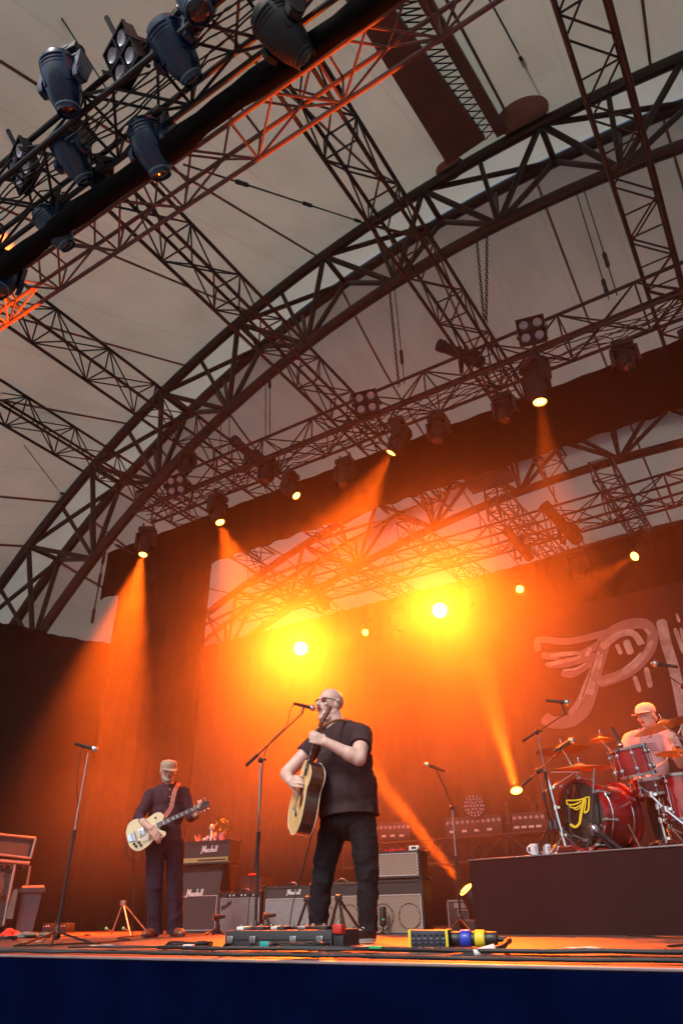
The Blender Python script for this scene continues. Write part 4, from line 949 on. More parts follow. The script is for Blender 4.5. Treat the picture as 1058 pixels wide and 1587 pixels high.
for i in range(8): b.box((-.005*(i % 3), .0+.02*i, 0), (.09+.02*((i*7) % 3), .006, .001))
b.build('print', 'black_plastic', t)
q = atY(411, 1466, 3.9); t = thing('plug_adapter', 'turquoise cable plug under the singer\'s stand', 'plug', (q.x, q.y, 0)); b = MB(MX.Translation((q.x, q.y, .02))); b.box((0, 0, .02), (.07, .03, .03), None, .005); b.build('body', 'teal_plastic', t); MB(MX.Translation((q.x, q.y, .02))).cyl((.035, 0, .02), (.09, 0, .015), .008, n=8).build('tip', 'red_plastic', t)
# stage box
T, w_, P = pfr(634, 697, 3.72, 1485, R(14)); T = T @ MX.Translation((0, 0, .018)); H = P(697, 1447).z-.006
t = thing('stage_box', 'dark stage box with two rows of round sockets and yellow ends', 'stage box', T.to_translation())
MB(T).box((w_/2, .07, H/2+.004), (w_, .14, H), bev=.006).build('housing', 'box_navy', t)
for x in (.008, w_-.008): MB(T).box((x, .069, H/2+.004), (.014, .146, H+.006), bev=.003).build('end_band', 'yellow_tape', t)
so_ = MB().lathe([(.001, -.002), (.0105, -.001), (.0125, .001)], 18).mesh('socket_hole', 'black_plastic'); ring = MB().lathe([(.0115, .0), (.0165, .004), (.0165, -.002)], 18).mesh('socket', 'steel')
for r_ in range(2):
    for k in range(6):
        Q_ = T @ MX.Translation((.026+(w_-.052)*k/5, -.0015, H*(.30 if r_ == 0 else .74))) @ MX.Rotation(math.pi/2, 4, 'X') @ MX.Scale(H/.135, 4)
        o = link('socket', ring, t, Q_); link('socket_hole', so_, o, Q_ @ MX.Translation((0, 0, -.0)))
        if r_ == 0: MB(Q_).box((0, .021, .002), (.012, .006, .003)).build('latch', 'steel', t)
t2 = thing('multipin_plug', 'thick multipin plug with blue and yellow collars on the stage box', 'plug', T @ V((w_, .07, 0)))
A_ = T @ MX.Translation((w_, .07, H*.58)) @ MX.Rotation(math.pi/2, 4, 'Y')
for nm, z0_, z1_, r_, m in (('socket_base', 0, .05, .034, 'black_plastic'), ('blue_collar', .05, .105, .042, 'blue_plastic'), ('grip', .105, .125, .034, 'black_plastic'), ('yellow_collar', .125, .175, .040, 'yellow_tape'), ('tail', .175, .235, .033, 'black_plastic')):
    MB(A_).lathe([(.001, z0_), (r_*.94, z0_), (r_, z0_+.004), (r_, z1_-.004), (r_*.94, z1_), (.001, z1_)], 20).build(nm, m, t2)
pe = A_ @ V((0, 0, .235))
cable('thick multicore cable with a white label curling in front of the stage box', [pe, pe+V((.06, .0, -.005)), atY(784, 1460, 3.72), atY(776, 1468, 3.55), atY(740, 1477, 3.48), atY(700, 1483, 3.44), atY(660, 1486, 3.43), atY(620, 1485, 3.45), atY(560, 1483, 3.5)], .014)
p, q = atY(766, 1469, 3.515), atY(734, 1478, 3.465)
tag(MB().cyl(p, q, .0165, n=14).build('cable_label', 'tape_white'), 'white label sleeve on the thick multicore cable', 'label')
# cables lying along the lip
random.seed(21)
ci = 0
for (x0, x1, y0, amp_, lab, r) in ((-7.2, 2.2, 3.34, .035, 'long black cable along the stage lip, nearest the edge', .009), (-6.4, 1.8, 3.42, .05, 'second long black cable along the stage lip', .008), (-3.6, 2.4, 3.52, .06, 'black cable behind the stage box running to the right', .011),
                             (-4.4, -1.9, 3.60, .07, 'tangled black cable in front of the pedalboard', .007), (-4.2, -2.3, 3.68, .06, 'thin black cable around the singer\'s stand foot', .006), (-2.3, .9, 3.64, .07, 'loose cable right of the stage box', .009)):
    n = int((x1-x0)/.22); pts = [(x0+(x1-x0)*i/n, y0+amp_*math.sin(i*.9+ci)+random.uniform(-.02, .02), .022+r+abs(.003*math.sin(i*1.7))-(.019 if y0 < 3.5 else 0)) for i in range(n+1)]; ci += 1.3
    cable(lab, pts, r, group='cables along the stage lip')
for cx, cy_, r0, lab in ((-2.62, 3.66, .14, 'coil of cable left of the stage box'), (-3.5, 3.72, .13, 'coil of cable under the singer\'s stand'), (-7.0, 4.75, .22, 'coil of cable by the left microphone stand')):
    cable(lab, [(cx+(r0+.015*math.sin(k))*math.cos(k*.7)*1.3, cy_+r0*.6*math.sin(k*.7), .03+.004*(k % 7)) for k in range(30)], .006, group='coiled cables on the deck')
for px, lab, m in (((292, 1479), 'white and green label tag on the lip cables at the left', 'tape_white'), ((583, 1478), 'green tape mark on the deck by the singer\'s shoe', 'green_plastic')):
    q = atY(*px, 3.5); tag(MB().box((q.x, q.y, .045), (.07, .03, .012), bev=.003).build('tape_tag', m), lab, 'tape')
# cables running upstage over the deck
for pts, lab in (([(-3.5, 4.1, 0), (-3.7, 4.7, 0), (-4.3, 5.2, 0), (-4.2, 5.9, 0), (-4.6, 6.6, 0)], 'loose cable from the pedalboard back to the amplifiers'), ([(-5.2, 3.7, 0), (-5.0, 4.2, 0), (-5.3, 4.9, 0), (-5.9, 5.3, 0), (-6.3, 6.0, 0), (-6.1, 6.8, 0)], 'loose cable passing the guitarist\'s shoes'),
                 ([(-6.9, 3.6, 0), (-6.6, 4.1, 0), (-6.9, 4.7, 0), (-7.4, 5.2, 0), (-7.2, 6.0, 0), (-7.8, 6.5, 0)], 'loose cable near the left microphone stand'), ([(-1.9, 3.9, 0), (-2.0, 4.4, 0), (-2.5, 4.9, 0), (-2.4, 5.6, 0), (-2.9, 6.2, 0), (-3.1, 6.7, 0)], 'loose cable from the stage box towards the riser'),
                 ([(-.6, 3.7, 0), (-.8, 4.3, 0), (-.5, 5.0, 0), (-1.0, 5.6, 0), (-1.4, 6.1, 0)], 'loose cable in front of the riser')):
    cable(lab, [(x, y, .027) for x, y, z in pts], .006, group='loose cables on the deck')
for (x, y, a), lab in (((-4.6, 4.0, .2), 'white tape cross on the deck left of the pedalboard'), ((-1.2, 4.2, -.3), 'white tape cross on the deck right of the stage box'), ((-6.2, 4.6, .5), 'white tape cross on the deck before the guitarist')):
    b = MB(MX.Translation((x, y, .0225)) @ MX.Rotation(a, 4, 'Z')); b.box((0, 0, 0), (.2, .045, .0012)); b.box((0, 0, .0015), (.045, .2, .0012)); tag(b.build('tape_mark', 'tape_white', smooth=False), lab, 'tape')
# guitar leads
# ------------------------------------------------------------------ left wing
WJ = facing(atY(45, 1441, 6.5))
def wz(x, y=1441): q = WJ(x, y); return V((q.x, q.y, 0))
t = thing('wheelie_bin', 'grey plastic bin with a flared rim at the left', 'bin', wz(45))
p0, p1, p2, p3 = WJ(24, 1440), WJ(52, 1440), WJ(66, 1376), WJ(28, 1376); dep = V((WJ(0, 0).x-WJ(0, 0).x, 0, 0)); n_ = V((p0.x, p0.y, 0)).normalized()
h_ = p2.z; wb = (p1-p0).length; wt = (p2-p3).length; c0 = (p0+p1)/2; sx_ = _rt
def frus(b, z0, z1, w0, w1, d0, d1):
    P = []
    for z, w, d in ((z0, w0, d0), (z1, w1, d1)):
        c = V((c0.x, c0.y, z))+sx_*(.02*z)+n_*.2; P += [c+sx_*(s*w/2)+n_*(e*d/2) for s, e in ((-1, -1), (1, -1), (1, 1), (-1, 1))]
    b.add(P, [(3, 2, 1, 0), (4, 5, 6, 7)]+[(i, (i+1) % 4, 4+(i+1) % 4, 4+i) for i in range(4)])
b = MB(); frus(b, .02, h_-.05, wb, wt*.92, .34, .46); b.build('body', 'bin_plastic', t, smooth=False)
b = MB(); frus(b, h_-.05, h_, wt*1.12, wt*1.15, .52, .54); b.build('rim', 'bin_plastic', t, smooth=False)
b = MB(); frus(b, h_, h_+.03, wt*1.0, wt*.95, .48, .40); b.build('lid', 'bin_plastic', t, smooth=False)
t = thing('equipment_cart', 'metal-edged equipment rack with its open lid at the left edge', 'cart', wz(10))
def fr_(px, r, m, nm, d=.0):
    for a, b_ in zip(px, px[1:]): tube(nm, WJ(*a, d), WJ(*b_, d), r, m, t)
fr_([(-20, 1291), (56, 1299), (48, 1330), (-20, 1322)], .016, 'steel', 'lid_edge', .3)
MB().add([WJ(-20, 1292, .33), WJ(55, 1300, .33), WJ(47, 1329, .33), WJ(-20, 1321, .33), WJ(-20, 1292, .37), WJ(55, 1300, .37), WJ(47, 1329, .37), WJ(-20, 1321, .37)], [(0, 1, 2, 3), (7, 6, 5, 4), (0, 4, 5, 1), (1, 5, 6, 2), (2, 6, 7, 3), (3, 7, 4, 0)]).build('lid_panel', 'case_black', t, smooth=False)
fr_([(-20, 1332), (46, 1338)], .022, 'steel', 'top_rail', .25); fr_([(24, 1340), (6, 1434)], .018, 'steel', 'leg', .25); fr_([(47, 1342), (42, 1372)], .018, 'steel', 'leg', .45)
for px in ((6, 1343), (17, 1347), (36, 1344), (2, 1388)): MB().box(WJ(*px, .28), (.07, .05, .06), bev=.01).build('caster', 'black_metal', t)
MB().add([WJ(-25, 1336, .3), WJ(22, 1340, .3), WJ(6, 1436, .3), WJ(-25, 1436, .3), WJ(-25, 1336, .7), WJ(22, 1340, .7), WJ(6, 1436, .7), WJ(-25, 1436, .7)], [(0, 1, 2, 3), (7, 6, 5, 4), (0, 4, 5, 1), (1, 5, 6, 2), (2, 6, 7, 3), (3, 7, 4, 0)]).build('rack_body', 'case_black', t, smooth=False)
b = MB(); b.add([WJ(22, 1378, -.06), WJ(29, 1378, -.06), WJ(20, 1424, -.02), WJ(8, 1424, -.02), WJ(22, 1378, -.02), WJ(29, 1378, -.02), WJ(20, 1424, .02), WJ(8, 1424, .02)], [(0, 1, 2, 3), (7, 6, 5, 4), (0, 4, 5, 1), (1, 5, 6, 2), (2, 6, 7, 3), (3, 7, 4, 0)])
tag(b.build('towel', 'teal_cloth'), 'teal towel hanging on the cart leg beside the bin', 'towel')
def heap(label, px, Y, sz, m, name='cloth', cat='cloth', seed=1):
    random.seed(seed); q = atY(*px, Y); b = MB()
    for k in range(9): b.ball((q.x+random.uniform(-1, 1)*sz[0], q.y+random.uniform(-1, 1)*sz[1], .03+random.random()*sz[2]), (sz[0]*.5, sz[1]*.7, sz[2]*.7), MX.Identity(4), 9, 6)
    return tag(b.build(name, m), label, cat)
heap('crumpled bright red cloth on the deck at the left edge', (16, 1446), 5.5, (.10, .08, .05), 'red_cloth')
heap('dark bundle of cloth and cable beside the red cloth', (46, 1449), 5.4, (.16, .09, .035), 'teal_cloth', 'cloth_bundle', seed=2)
for px, lab in (((80, 1434), 'small dark case of gear on the floor behind the left stand'), ((103, 1434), 'second small case of gear behind the left stand')):
    q = atY(*px, 7.6); q.z = 0; t = thing('gear_box', lab, 'box', q, 0, 'small gear boxes in the left wing'); MB().box((q.x, q.y, .07), (.2, .15, .14), bev=.01).build('case', 'case_black', t)
    for k in range(3): MB().ball((q.x-.06+k*.06, q.y-.08, .10), .012).build('knob', 'chrome', t)

# ------------------------------------------------------------------ gear behind: truss bench, desks, lamps
YB_ = 9.7; zb = atY(760, 1297, YB_).z
x0_, x1_ = atY(540, 1300, YB_).x, atY(845, 1290, YB_).x
box_truss('truss_bench', 'low lattice truss bench behind the riser carrying lighting gear', (x0_, YB_, zb-.15), (x1_+1.2, YB_, zb-.15), .3, .3, 'truss_alu', .42, .02, .011, None, 'truss')
for i in range(5):
    x = x0_+.2+i*(x1_-x0_)/4; tube('bench_leg', (x, YB_, 0), (x, YB_, zb-.3), .03, 'truss_alu', bpy.data.objects['truss_bench'])
def batten(label, pl, pr, pt, pb):
    a, b_ = atY(*pl, YB_), atY(*pr, YB_); t = thing('lighting_batten', label, 'stage light', a, 0, 'strip lights on the truss bench'); L = (b_-a).length; c = (a+b_)/2; h = .12
    MB(frame(c, *[(b_-a).normalized(), V((0, 1, 0)), V((0, 0, 1))])).box((0, 0, h), (L, .14, 2*h), bev=.01).build('housing', 'case_black', t)
    for i in range(int(L/.07)): MB().ball(a.lerp(b_, (i+.5)/int(L/.07))+V((0, -.07, .17)), (.026, .012, .026), None, 8, 6).build('cell', 'blinder_lens', t)
    for i in range(4): MB().box(a.lerp(b_, .12+.22*i)+V((0, -.072, .06)), (.07, .01, .03)).build('switch', 'logo_white', t)
batten('strip light on the bench directly behind the singer', (578, 1304), (640, 1302), 1276, 1300)
batten('strip light on the bench behind the slim microphone stand', (694, 1298), (782, 1292), 1264, 1290)
batten('strip light on the bench under the floor spotlight', (798, 1291), (850, 1288), 1264, 1290)
q = atY(734, 1249, 9.55); t = thing('led_par', 'round LED wash light with many small lenses on the bench', 'stage light', q); d_ = (CAM-q).normalized(); Tq = frame(q, *ortho(d_))
MB(Tq).lathe([(.001, -.16), (.08, -.15), (.14, -.06), (.155, .0), (.155, .03), (.14, .032), (.138, .012), (.001, .012)], 28).build('housing', 'fixture_black', t)
k_ = 0
for rr, n in ((0, 1), (.045, 6), (.09, 12), (.125, 16)):
    for i in range(n): link('cell', fx('cell', 'blinder_lens', lambda b: b.lathe([(.017, 0), (.012, .006), (.001, .008)], 10)), t, Tq @ MX.Translation((rr*math.cos(2*math.pi*i/n), rr*math.sin(2*math.pi*i/n), .014)))
tube('bracket', q-V((0, -.1, .30)), q-V((0, -.1, .08)), .03, 'fixture_black', t)
q0 = atY(696, 1442, 7.9); q1 = atY(716, 1394, 7.9); t = thing('flight_case', 'black flight case with metal edges under the floor spotlight', 'case', (q0.x, 7.9, 0)); Wd = .36; Hh = q1.z
MB().box((q0.x+Wd/2, 8.1, Hh/2), (Wd, .4, Hh), bev=.006).build('case_body', 'case_black', t); b = MB(MX.Translation((0, 7.896, 0))); rim(b, q0.x+.01, q0.x+Wd-.01, .015, Hh-.01, 0, .018); b.build('edging', 'steel', t)
b = MB(MX.Translation((q0.x+Wd/2, 7.895, Hh*.45))); rim(b, -.06, .06, -.07, .07, 0, .012); b.build('recessed_handle', 'steel', t)
MB().box((q0.x+Wd/2, 7.897, Hh*.82), (.2, .006, .05)).build('latch', 'steel', t)
c = atY(718, 1400, 7.75)
# bases for the floor spotlights
t = thing('lamp_plinth', 'dark box the low floor spotlight stands on', 'box', (p_.x+.06, 7.95, 0)); MB().box((p_.x+.12, 7.78, .06), (.36, .34, .12), bev=.01).build('case_body', 'case_black', t)
# ------------------------------------------------------------------ banner with the winged emblem
BY = 12.5
mt = thing('banner', 'large printed banner with a white winged letter emblem behind the drummer', 'banner', (-1.5, BY, 1))
bp_ = plane_px((0, BY, 0), (0, 1, 0)); x0_ = -3.95
n = 90; P = []; F = []
for i in range(n+1):
    x = x0_+7.5*i/n
    for z in (.3, 2, 3.5, 5.15): P.append((x, BY+.012*math.sin(x*3)+.02, z))
for i in range(n): F += [(i*4+k, i*4+4+k, i*4+5+k, i*4+1+k) for k in range(3)]
bn = MB().add(P, F).build('cloth', 'banner', mt, sharp=180)
NN = V((0, -1, 0))
strokes('emblem_pale', 'ink_pale', [([(62, 310), (52, 245), (95, 228), (250, 242), (400, 215), (552, 172)], 46), ([(480, 250), (600, 155), (720, 118), (805, 128), (845, 190), (835, 280), (780, 365), (700, 435), (600, 485), (470, 525)], 74),
        ([(540, 190), (500, 300), (450, 480), (415, 620), (380, 710), (310, 775), (230, 800), (150, 795), (95, 760)], 84), ([(80, 335), (200, 345), (350, 330), (490, 250)], 48), ([(120, 400), (230, 402), (350, 372), (460, 330)], 40), ([(220, 455), (290, 470), (370, 425), (450, 370)], 44)], bp_, NN, .004, bn, 820, 940, 4.445)  # pale printed silhouette under the white strokes
strokes('emblem', 'ink', [([(495, 285), (560, 232), (620, 192), (690, 180), (735, 205), (770, 265)], 36), ([(795, 155), (832, 192)], 18), ([(735, 180), (790, 260)], 14), ([(470, 525), (560, 508), (640, 468), (720, 415), (790, 340), (850, 235)], 26), ([(640, 440), (720, 375), (770, 320)], 14),
        ([(475, 310), (430, 450), (390, 540), (345, 650), (275, 745)], 30), ([(425, 510), (415, 610)], 44), ([(500, 330), (480, 420), (455, 500)], 16), ([(140, 342), (230, 327), (350, 322)], 22), ([(110, 402), (230, 380), (355, 345)], 22), ([(390, 345), (425, 285)], 22), ([(230, 440), (320, 430), (400, 385)], 12),
        ([(600, 262), (632, 330)], 24), ([(662, 232), (700, 330)], 40), ([(722, 480), (760, 590)], 26), ([(802, 420), (834, 560)], 30), ([(905, 90), (940, 250), (1000, 450), (1062, 760), (1090, 900)], 58), ([(1000, 150), (1065, 330)], 24), ([(1040, 150), (1090, 330)], 20), ([(1012, 50), (1032, 110)], 16)], bp_, NN, .012, bn, 820, 940, 4.445)
strokes('print_line', 'ink_dark', [([(485, 235), (350, 690)], 7), ([(200, 362), (340, 338)], 12), ([(100, 272), (300, 280), (440, 245)], 18)], bp_, NN, .022, bn, 820, 940, 4.445)
# ------------------------------------------------------------------ people
from mathutils import noise as NZ
mat('skin', (.72, .48, .40), .5, var=.14, vscale=18, bump=.08, bscale=90)
mat('skin_tan', (.60, .37, .29), .5, var=.14, vscale=18, bump=.08, bscale=90)
mat('lips', (.38, .13, .12), .45)
mat('mouth', (.05, .008, .008), .6)
mat('eye', (.7, .68, .65), .2)
mat('iris', (.03, .02, .015), .1)
mat('hair_grey', (.42, .38, .34), .8, var=.3, vscale=60, bump=.4, bscale=200)
mat('tee_black', (.050, .030, .034), .9, var=.25, vscale=7, bump=.2, bscale=90, spec=.2)
mat('trousers_black', (.016, .013, .016), .9, var=.3, vscale=8, bump=.2, bscale=70, spec=.2)
mat('shirt_plum', (.055, .028, .042), .9, var=.2, vscale=9, bump=.2, bscale=110, spec=.2)
mat('trousers_navy', (.026, .017, .035), .9, var=.25, vscale=8, bump=.2, bscale=70, spec=.2)
mat('leather_brown', (.26, .07, .035), .35, var=.3, vscale=14, coat=.3)
mat('leather_dark', (.05, .018, .012), .45, var=.3, vscale=14)
mat('sole_white', (.72, .70, .68), .6)
mat('cap_tan', (.42, .31, .22), .9, var=.15, vscale=14, bump=.25, bscale=150)
mat('cap_white', (.76, .70, .60), .85, var=.1, vscale=14, bump=.2, bscale=150)
mat('shirt_pink', (.62, .40, .42), .85, var=.12, vscale=12, bump=.1, bscale=80)
mat('shirt_stripe', (.20, .14, .24), .85)
mat('strap_red', (.32, .03, .025), .7, var=.6, vscale=45, c2=(.42, .25, .18))
mat('strap_gold', (.30, .17, .06), .6, var=.5, vscale=60)
mat('lens_amber', (.22, .035, .012), .08, coat=.8)
mat('spruce', (.86, .58, .24), .3, var=.10, vscale=5, coat=.7)
mat('rosewood', (.09, .026, .014), .3, var=.5, vscale=9, coat=.8)
mat('mahogany', (.16, .055, .03), .35, var=.3, vscale=10, coat=.4)
mat('fretboard', (.03, .018, .014), .5, var=.3, vscale=30)
mat('binding', (.8, .7, .5), .4)
mat('gold_top', (.80, .68, .40), .3, var=.08, vscale=4, coat=.8)
mat('cream', (.78, .72, .55), .4)
mat('pearl', (.75, .75, .78), .3)
mat('pants_grey', (.05, .05, .06), .9)

def capsule(b, p, q, r0, r1, n=14):
    p, q = V(p), V(q); L = (q-p).length
    if L < 1e-5: b.ball(p, r0, None, n, 8); return
    pr = [(.0008, -r0)]+[(r0*math.cos(a), -r0*math.sin(a)) for a in (1.2, .8, .4, 0)]+[(r1*math.cos(a), L+r1*math.sin(a)) for a in (0, .4, .8, 1.2)]+[(.0008, L+r1)]
    T = frame(p, *ortho(q-p)); b.lathe(pr, n, T, cap=True)
def ell(b, c, r, ax=None):            # ax: (x, y, z) axes
    x, y, z = ax or (V((1, 0, 0)), V((0, 1, 0)), V((0, 0, 1)))
    b.ball((0, 0, 0), r, frame(c, x, y, z), 18, 12)
def blob(name, b, vox, m, parent, smooth=6, cuts=(), wrinkle=None, factor=.5):
    """Fuses the shapes of b into one continuous skin (voxel remesh), trims it with planes and presses folds into it."""
    me = b.mesh(name, m); o = bpy.data.objects.new('tmp', me); col.objects.link(o)
    md = o.modifiers.new('r', 'REMESH'); md.mode = 'VOXEL'; md.voxel_size = vox; md.use_smooth_shade = True
    if smooth: ms = o.modifiers.new('s', 'SMOOTH'); ms.iterations = smooth; ms.factor = factor
    dg = bpy.context.evaluated_depsgraph_get(); m2 = bpy.data.meshes.new_from_object(o.evaluated_get(dg)); bpy.data.objects.remove(o); bpy.data.meshes.remove(me)
    bm = bmesh.new(); bm.from_mesh(m2)
    if wrinkle:
        bm.normal_update(); vv = [(v, wrinkle(v.co)) for v in bm.verts]
        for v, d in vv: v.co += v.normal*d
    for co_, no in cuts:
        r = bmesh.ops.bisect_plane(bm, geom=bm.verts[:]+bm.edges[:]+bm.faces[:], plane_co=co_, plane_no=no, clear_outer=True)
        ed = [e for e in r['geom_cut'] if isinstance(e, bmesh.types.BMEdge)]
        if ed: bmesh.ops.edgeloop_fill(bm, edges=ed)
    for f in bm.faces: f.smooth = True
    bm.to_mesh(m2); bm.free(); m2.name = name; m2.materials.clear(); m2.materials.append(MATS[m])
    m2.set_sharp_from_angle(angle=R(60))
    return link(name, m2, parent)
def folds(scale, amp, stretch=(1, 1, 1), seed=0.):
    s = V(stretch)
    def f(c):
        p = V((c.x*s.x, c.y*s.y, c.z*s.z))*scale+V((seed, seed*2, seed*3))
        a = NZ.noise(p); return amp*(1-abs(a)*2.2)+amp*.6*NZ.noise(p*2.1)
    return f
def folds2(scale, amp, stretch=(1, 1, 1), seed=0.):
    s = V(stretch)
    def f(c):
        p = V((c.x*s.x, c.y*s.y, c.z*s.z))*scale+V((seed, seed*2, seed*3))
        q = p+V((NZ.noise(p*.6+V((9, 0, 0))), NZ.noise(p*.6+V((0, 9, 0))), NZ.noise(p*.6+V((0, 0, 9)))))*.9
        a = abs(NZ.noise(q)); b = abs(NZ.noise(V((q.x, q.y, q.z*2.4))*1.6+V((4, 4, 4))))
        return amp*(.45-1.5*min(a, .5))+amp*.55*(.4-1.3*min(b, .5))
    return f
def hand(b, W, d, n, side, curl=(.5, .8, .6), s=1., thumb=None, spread=.06):
    """Palm with four unequal bent fingers and a thumb leaving the side of the palm."""
    W, d, n = V(W), V(d).normalized(), V(n); n = (n-d*n.dot(d)).normalized(); a = d.cross(n).normalized()*side
    for k in range(4): capsule(b, W+a*(.012-.008*k)*s, W+d*(.082-.004*abs(k-1))*s+a*(.031-.0205*k)*s, .0155*s, .0115*s, 10)
    ell(b, W+d*.045*s+n*.006*s, (.036*s, .016*s, .045*s), (a, n, d))
    for k, L in enumerate((.92, 1.0, .95, .76)):
        p = W+d*(.084-.005*abs(k-1))*s+a*(.031-.0205*k)*s; ang = 0; dd = d+a*(spread*(1.5-k)*.6); r = .0098
        for j, l in enumerate((.044, .028, .021)):
            ang += curl[j]*(1+.08*(k-1)); e = (dd.normalized()*math.cos(ang)+n*math.sin(ang))
            q = p+e*l*L*s; capsule(b, p, q, r*s, r*.9*s, 10); p = q; r *= .92
    t1 = thumb or (d*.55+a*.75+n*.5); t1 = V(t1).normalized(); p = W+d*.022*s+a*.026*s; q = p+t1*.045*s; capsule(b, p, q, .0145*s, .0115*s, 10)
    t2 = (t1*.75+d*.55+n*.25).normalized(); capsule(b, q, q+t2*.034*s, .011*s, .0085*s, 10)
def head_shape(b, c, f, u, s=1., jaw=1.):
    """Head about c looking along f with crown along u; returns its axes."""
    f = V(f).normalized(); u = V(u); u = (u-f*u.dot(f)).normalized(); l = u.cross(f)     # l: the person's left
    A = (l, f, u); P = lambda x, y, z: V(c)+l*x*s+f*y*s+u*z*s
    ell(b, P(0, -.012, .032), (.077*s, .098*s, .088*s), A); ell(b, P(0, .018, -.028), (.064*s, .076*s, .088*s), A)
    ell(b, P(0, .036, -.078), (.048*s*jaw, .046*s, .036*s), A)                               # chin and jaw
    capsule(b, P(-.046*jaw, .0, -.066), P(-.016, .06, -.092), .022*s, .017*s); capsule(b, P(.046*jaw, .0, -.066), P(.016, .06, -.092), .022*s, .017*s)
    capsule(b, P(0, .088, .012), P(0, .112, -.026), .0085*s, .0135*s); ell(b, P(0, .100, -.032), (.018*s, .013*s, .010*s), A)      # nose
    capsule(b, P(-.036, .080, .022), P(.036, .080, .022), .0115*s, .0115*s)                                                        # brow
    for e in (-1, 1):
        ell(b, P(e*.042, .068, -.022), (.020*s, .018*s, .018*s), A); ell(b, P(e*.079, -.008, -.008), (.009*s, .018*s, .030*s), A)
        ell(b, P(e*.082, -.014, -.004), (.007*s, .022*s, .030*s), A)
    return P, A
def mouth(P, A, t, s=1., open_=.012, z=-.060):
    b = MB(); ell(b, P(0, .088, z), (.021*s, .010*s, open_*s), A); b.build('mouth', 'mouth', t)
    b = MB(); pts = [P(.024*math.cos(a), .090+.006*math.sin(a)**2, z+(open_+.004)*math.sin(a)) for a in [2*math.pi*k/16 for k in range(16)]]; b.path(pts, .0045*s, 6, closed=True); b.build('lips', 'lips', t)
def eyes(P, t, s=1., brow='hair_grey', lid='skin'):
    for e in (-1, 1):
        b = MB(); b.ball(P(e*.031, .075, .0), .0115*s, None, 10, 8); o = b.build('eye', 'eye', t); MB().ball(P(e*.031, .0835, -.003), .0052*s, None, 8, 6).build('iris', 'iris', o)
        b = MB(); b.ball(P(e*.031, .075, .0035), .0128*s, None, 10, 8); b.build('eyelid', lid, o); MB().path([P(e*.020, .083, -.004), P(e*.031, .0885, -.0055), P(e*.043, .082, -.004)], .0016*s, 5).build('eyelash', 'iris', o)
        MB().path([P(e*.016, .092, .021), P(e*.032, .090, .026), P(e*.048, .080, .022)], .0045*s, 6).build('eyebrow', brow, t)
def shoe(t, heel, toe, m='leather_brown', sole='leather_dark', s=1., w=.045):
    h, e = V(heel), V(toe); d = (e-h).normalized(); u = V((0, 0, 1)); x = d.cross(u).normalized(); L = (e-h).length; T = frame(h, x, d, u)
    b = MB(); ell(b, h+d*.04+u*.055, (w*.9, .055, .055), (x, d, u)); capsule(b, h+d*.03+u*.045, h+d*(L-.05)+u*.036, w*.95, w*.85); ell(b, h+d*(L-.055)+u*.032, (w*1.05, .06, .032), (x, d, u)); capsule(b, h+d*.045+u*.06, h+d*.045+u*.12, .045, .042)
    up_ = blob('shoe', b, .008, m, t, 4, cuts=[(h+u*.022, (0, 0, -1))])
    out = [(w*1.06*math.sin(a)*(1 if -1 < 0 else 1), L/2-.0+(L/2+.012)*-math.cos(a)) for a in [2*math.pi*k/28 for k in range(28)]]
    MB(T).prism(out, .003, .026).build('sole', sole, up_)
    b = MB()
    for k in range(4): c = h+d*(.09+.024*k)+u*(.098-.012*k); b.path([c-x*.022, c+u*.006, c+x*.022], .0035, 5)
    b.build('laces', 'cream' if sole == 'sole_white' else 'leather_dark', up_)

# =================================================================== singer
SB = V((-2.93, 4.68, 0)); J = facing(SB); er = V((SB.y, -SB.x, 0)).normalized(); ed = V((SB.x, SB.y, 0)).normalized(); uz = V((0, 0, 1))
def VW_(r, d, z): return er*r+ed*d+uz*z
sing = thing('person', 'singer in a black t-shirt and sunglasses singing with an acoustic guitar', 'person', SB, 0, 'musicians on stage')
ff = VW_(-.80, -.60, 0); fl = VW_(.60, -.80, 0)            # the way he faces, his left
AX = (fl, ff, uz)
shL, shR = J(561, 1138, -.15), J(500, 1140, .15); elL, elR = J(556, 1176, -.36), J(444, 1199, .10); wrL, wrR = J(505, 1150, -.37), J(450, 1211, -.10)
hipL, hipR = J(561, 1280, -.07), J(518, 1278, .08); knL, knR = J(569, 1352, -.10), J(502, 1342, .04); anL, anR = J(571, 1436, -.06), J(494, 1432, .10)
nk = J(523, 1126, 0)
b = MB(); hc = J(511, 1092, -.01)
HP, HA = head_shape(b, hc, VW_(-.76, -.64, .12), VW_(.08, .03, 1), 1.10, 1.15)
capsule(b, nk-uz*.03, HP(0, -.015, -.055), .080, .076); ell(b, HP(0, .03, -.105), (.066, .055, .04), HA); ell(b, HP(0, -.05, -.075), (.07, .05, .05), HA)
for a_, c_, r0, r1 in ((shL, elL, .066, .054), (elL, wrL, .053, .034), (shR, elR, .066, .052), (elR, wrR, .050, .034)): capsule(b, a_, c_, r0, r1)
ell(b, shL.lerp(elL, .55), (.060, .060, .10), ortho(elL-shL)); ell(b, elL.lerp(wrL, .25), (.054, .054, .085), ortho(wrL-elL))
ell(b, J(530, 1160, 0), (.165, .11, .20), AX); ell(b, J(537, 1225, 0), (.16, .15, .18), AX)
for a_, c_, d_ in ((hipL, knL, anL), (hipR, knR, anR)): capsule(b, a_, c_, .085, .06); capsule(b, c_, d_, .058, .045)
hand(b, wrL, VW_(-.92, -.05, .36), VW_(.12, 1, .05), -1, (.55, 1.0, .8), 1.1, VW_(-.3, .9, .55))
hand(b, wrR, VW_(.42, -.85, -.12), VW_(.85, .35, -.1), -1, (.45, .8, .6), 1.1)
blob('body', b, .0062, 'skin', sing, 4)
mouth(HP, HA, sing, .9, .011, -.060)
b = MB()                                                    # stubble hair round the back of the head
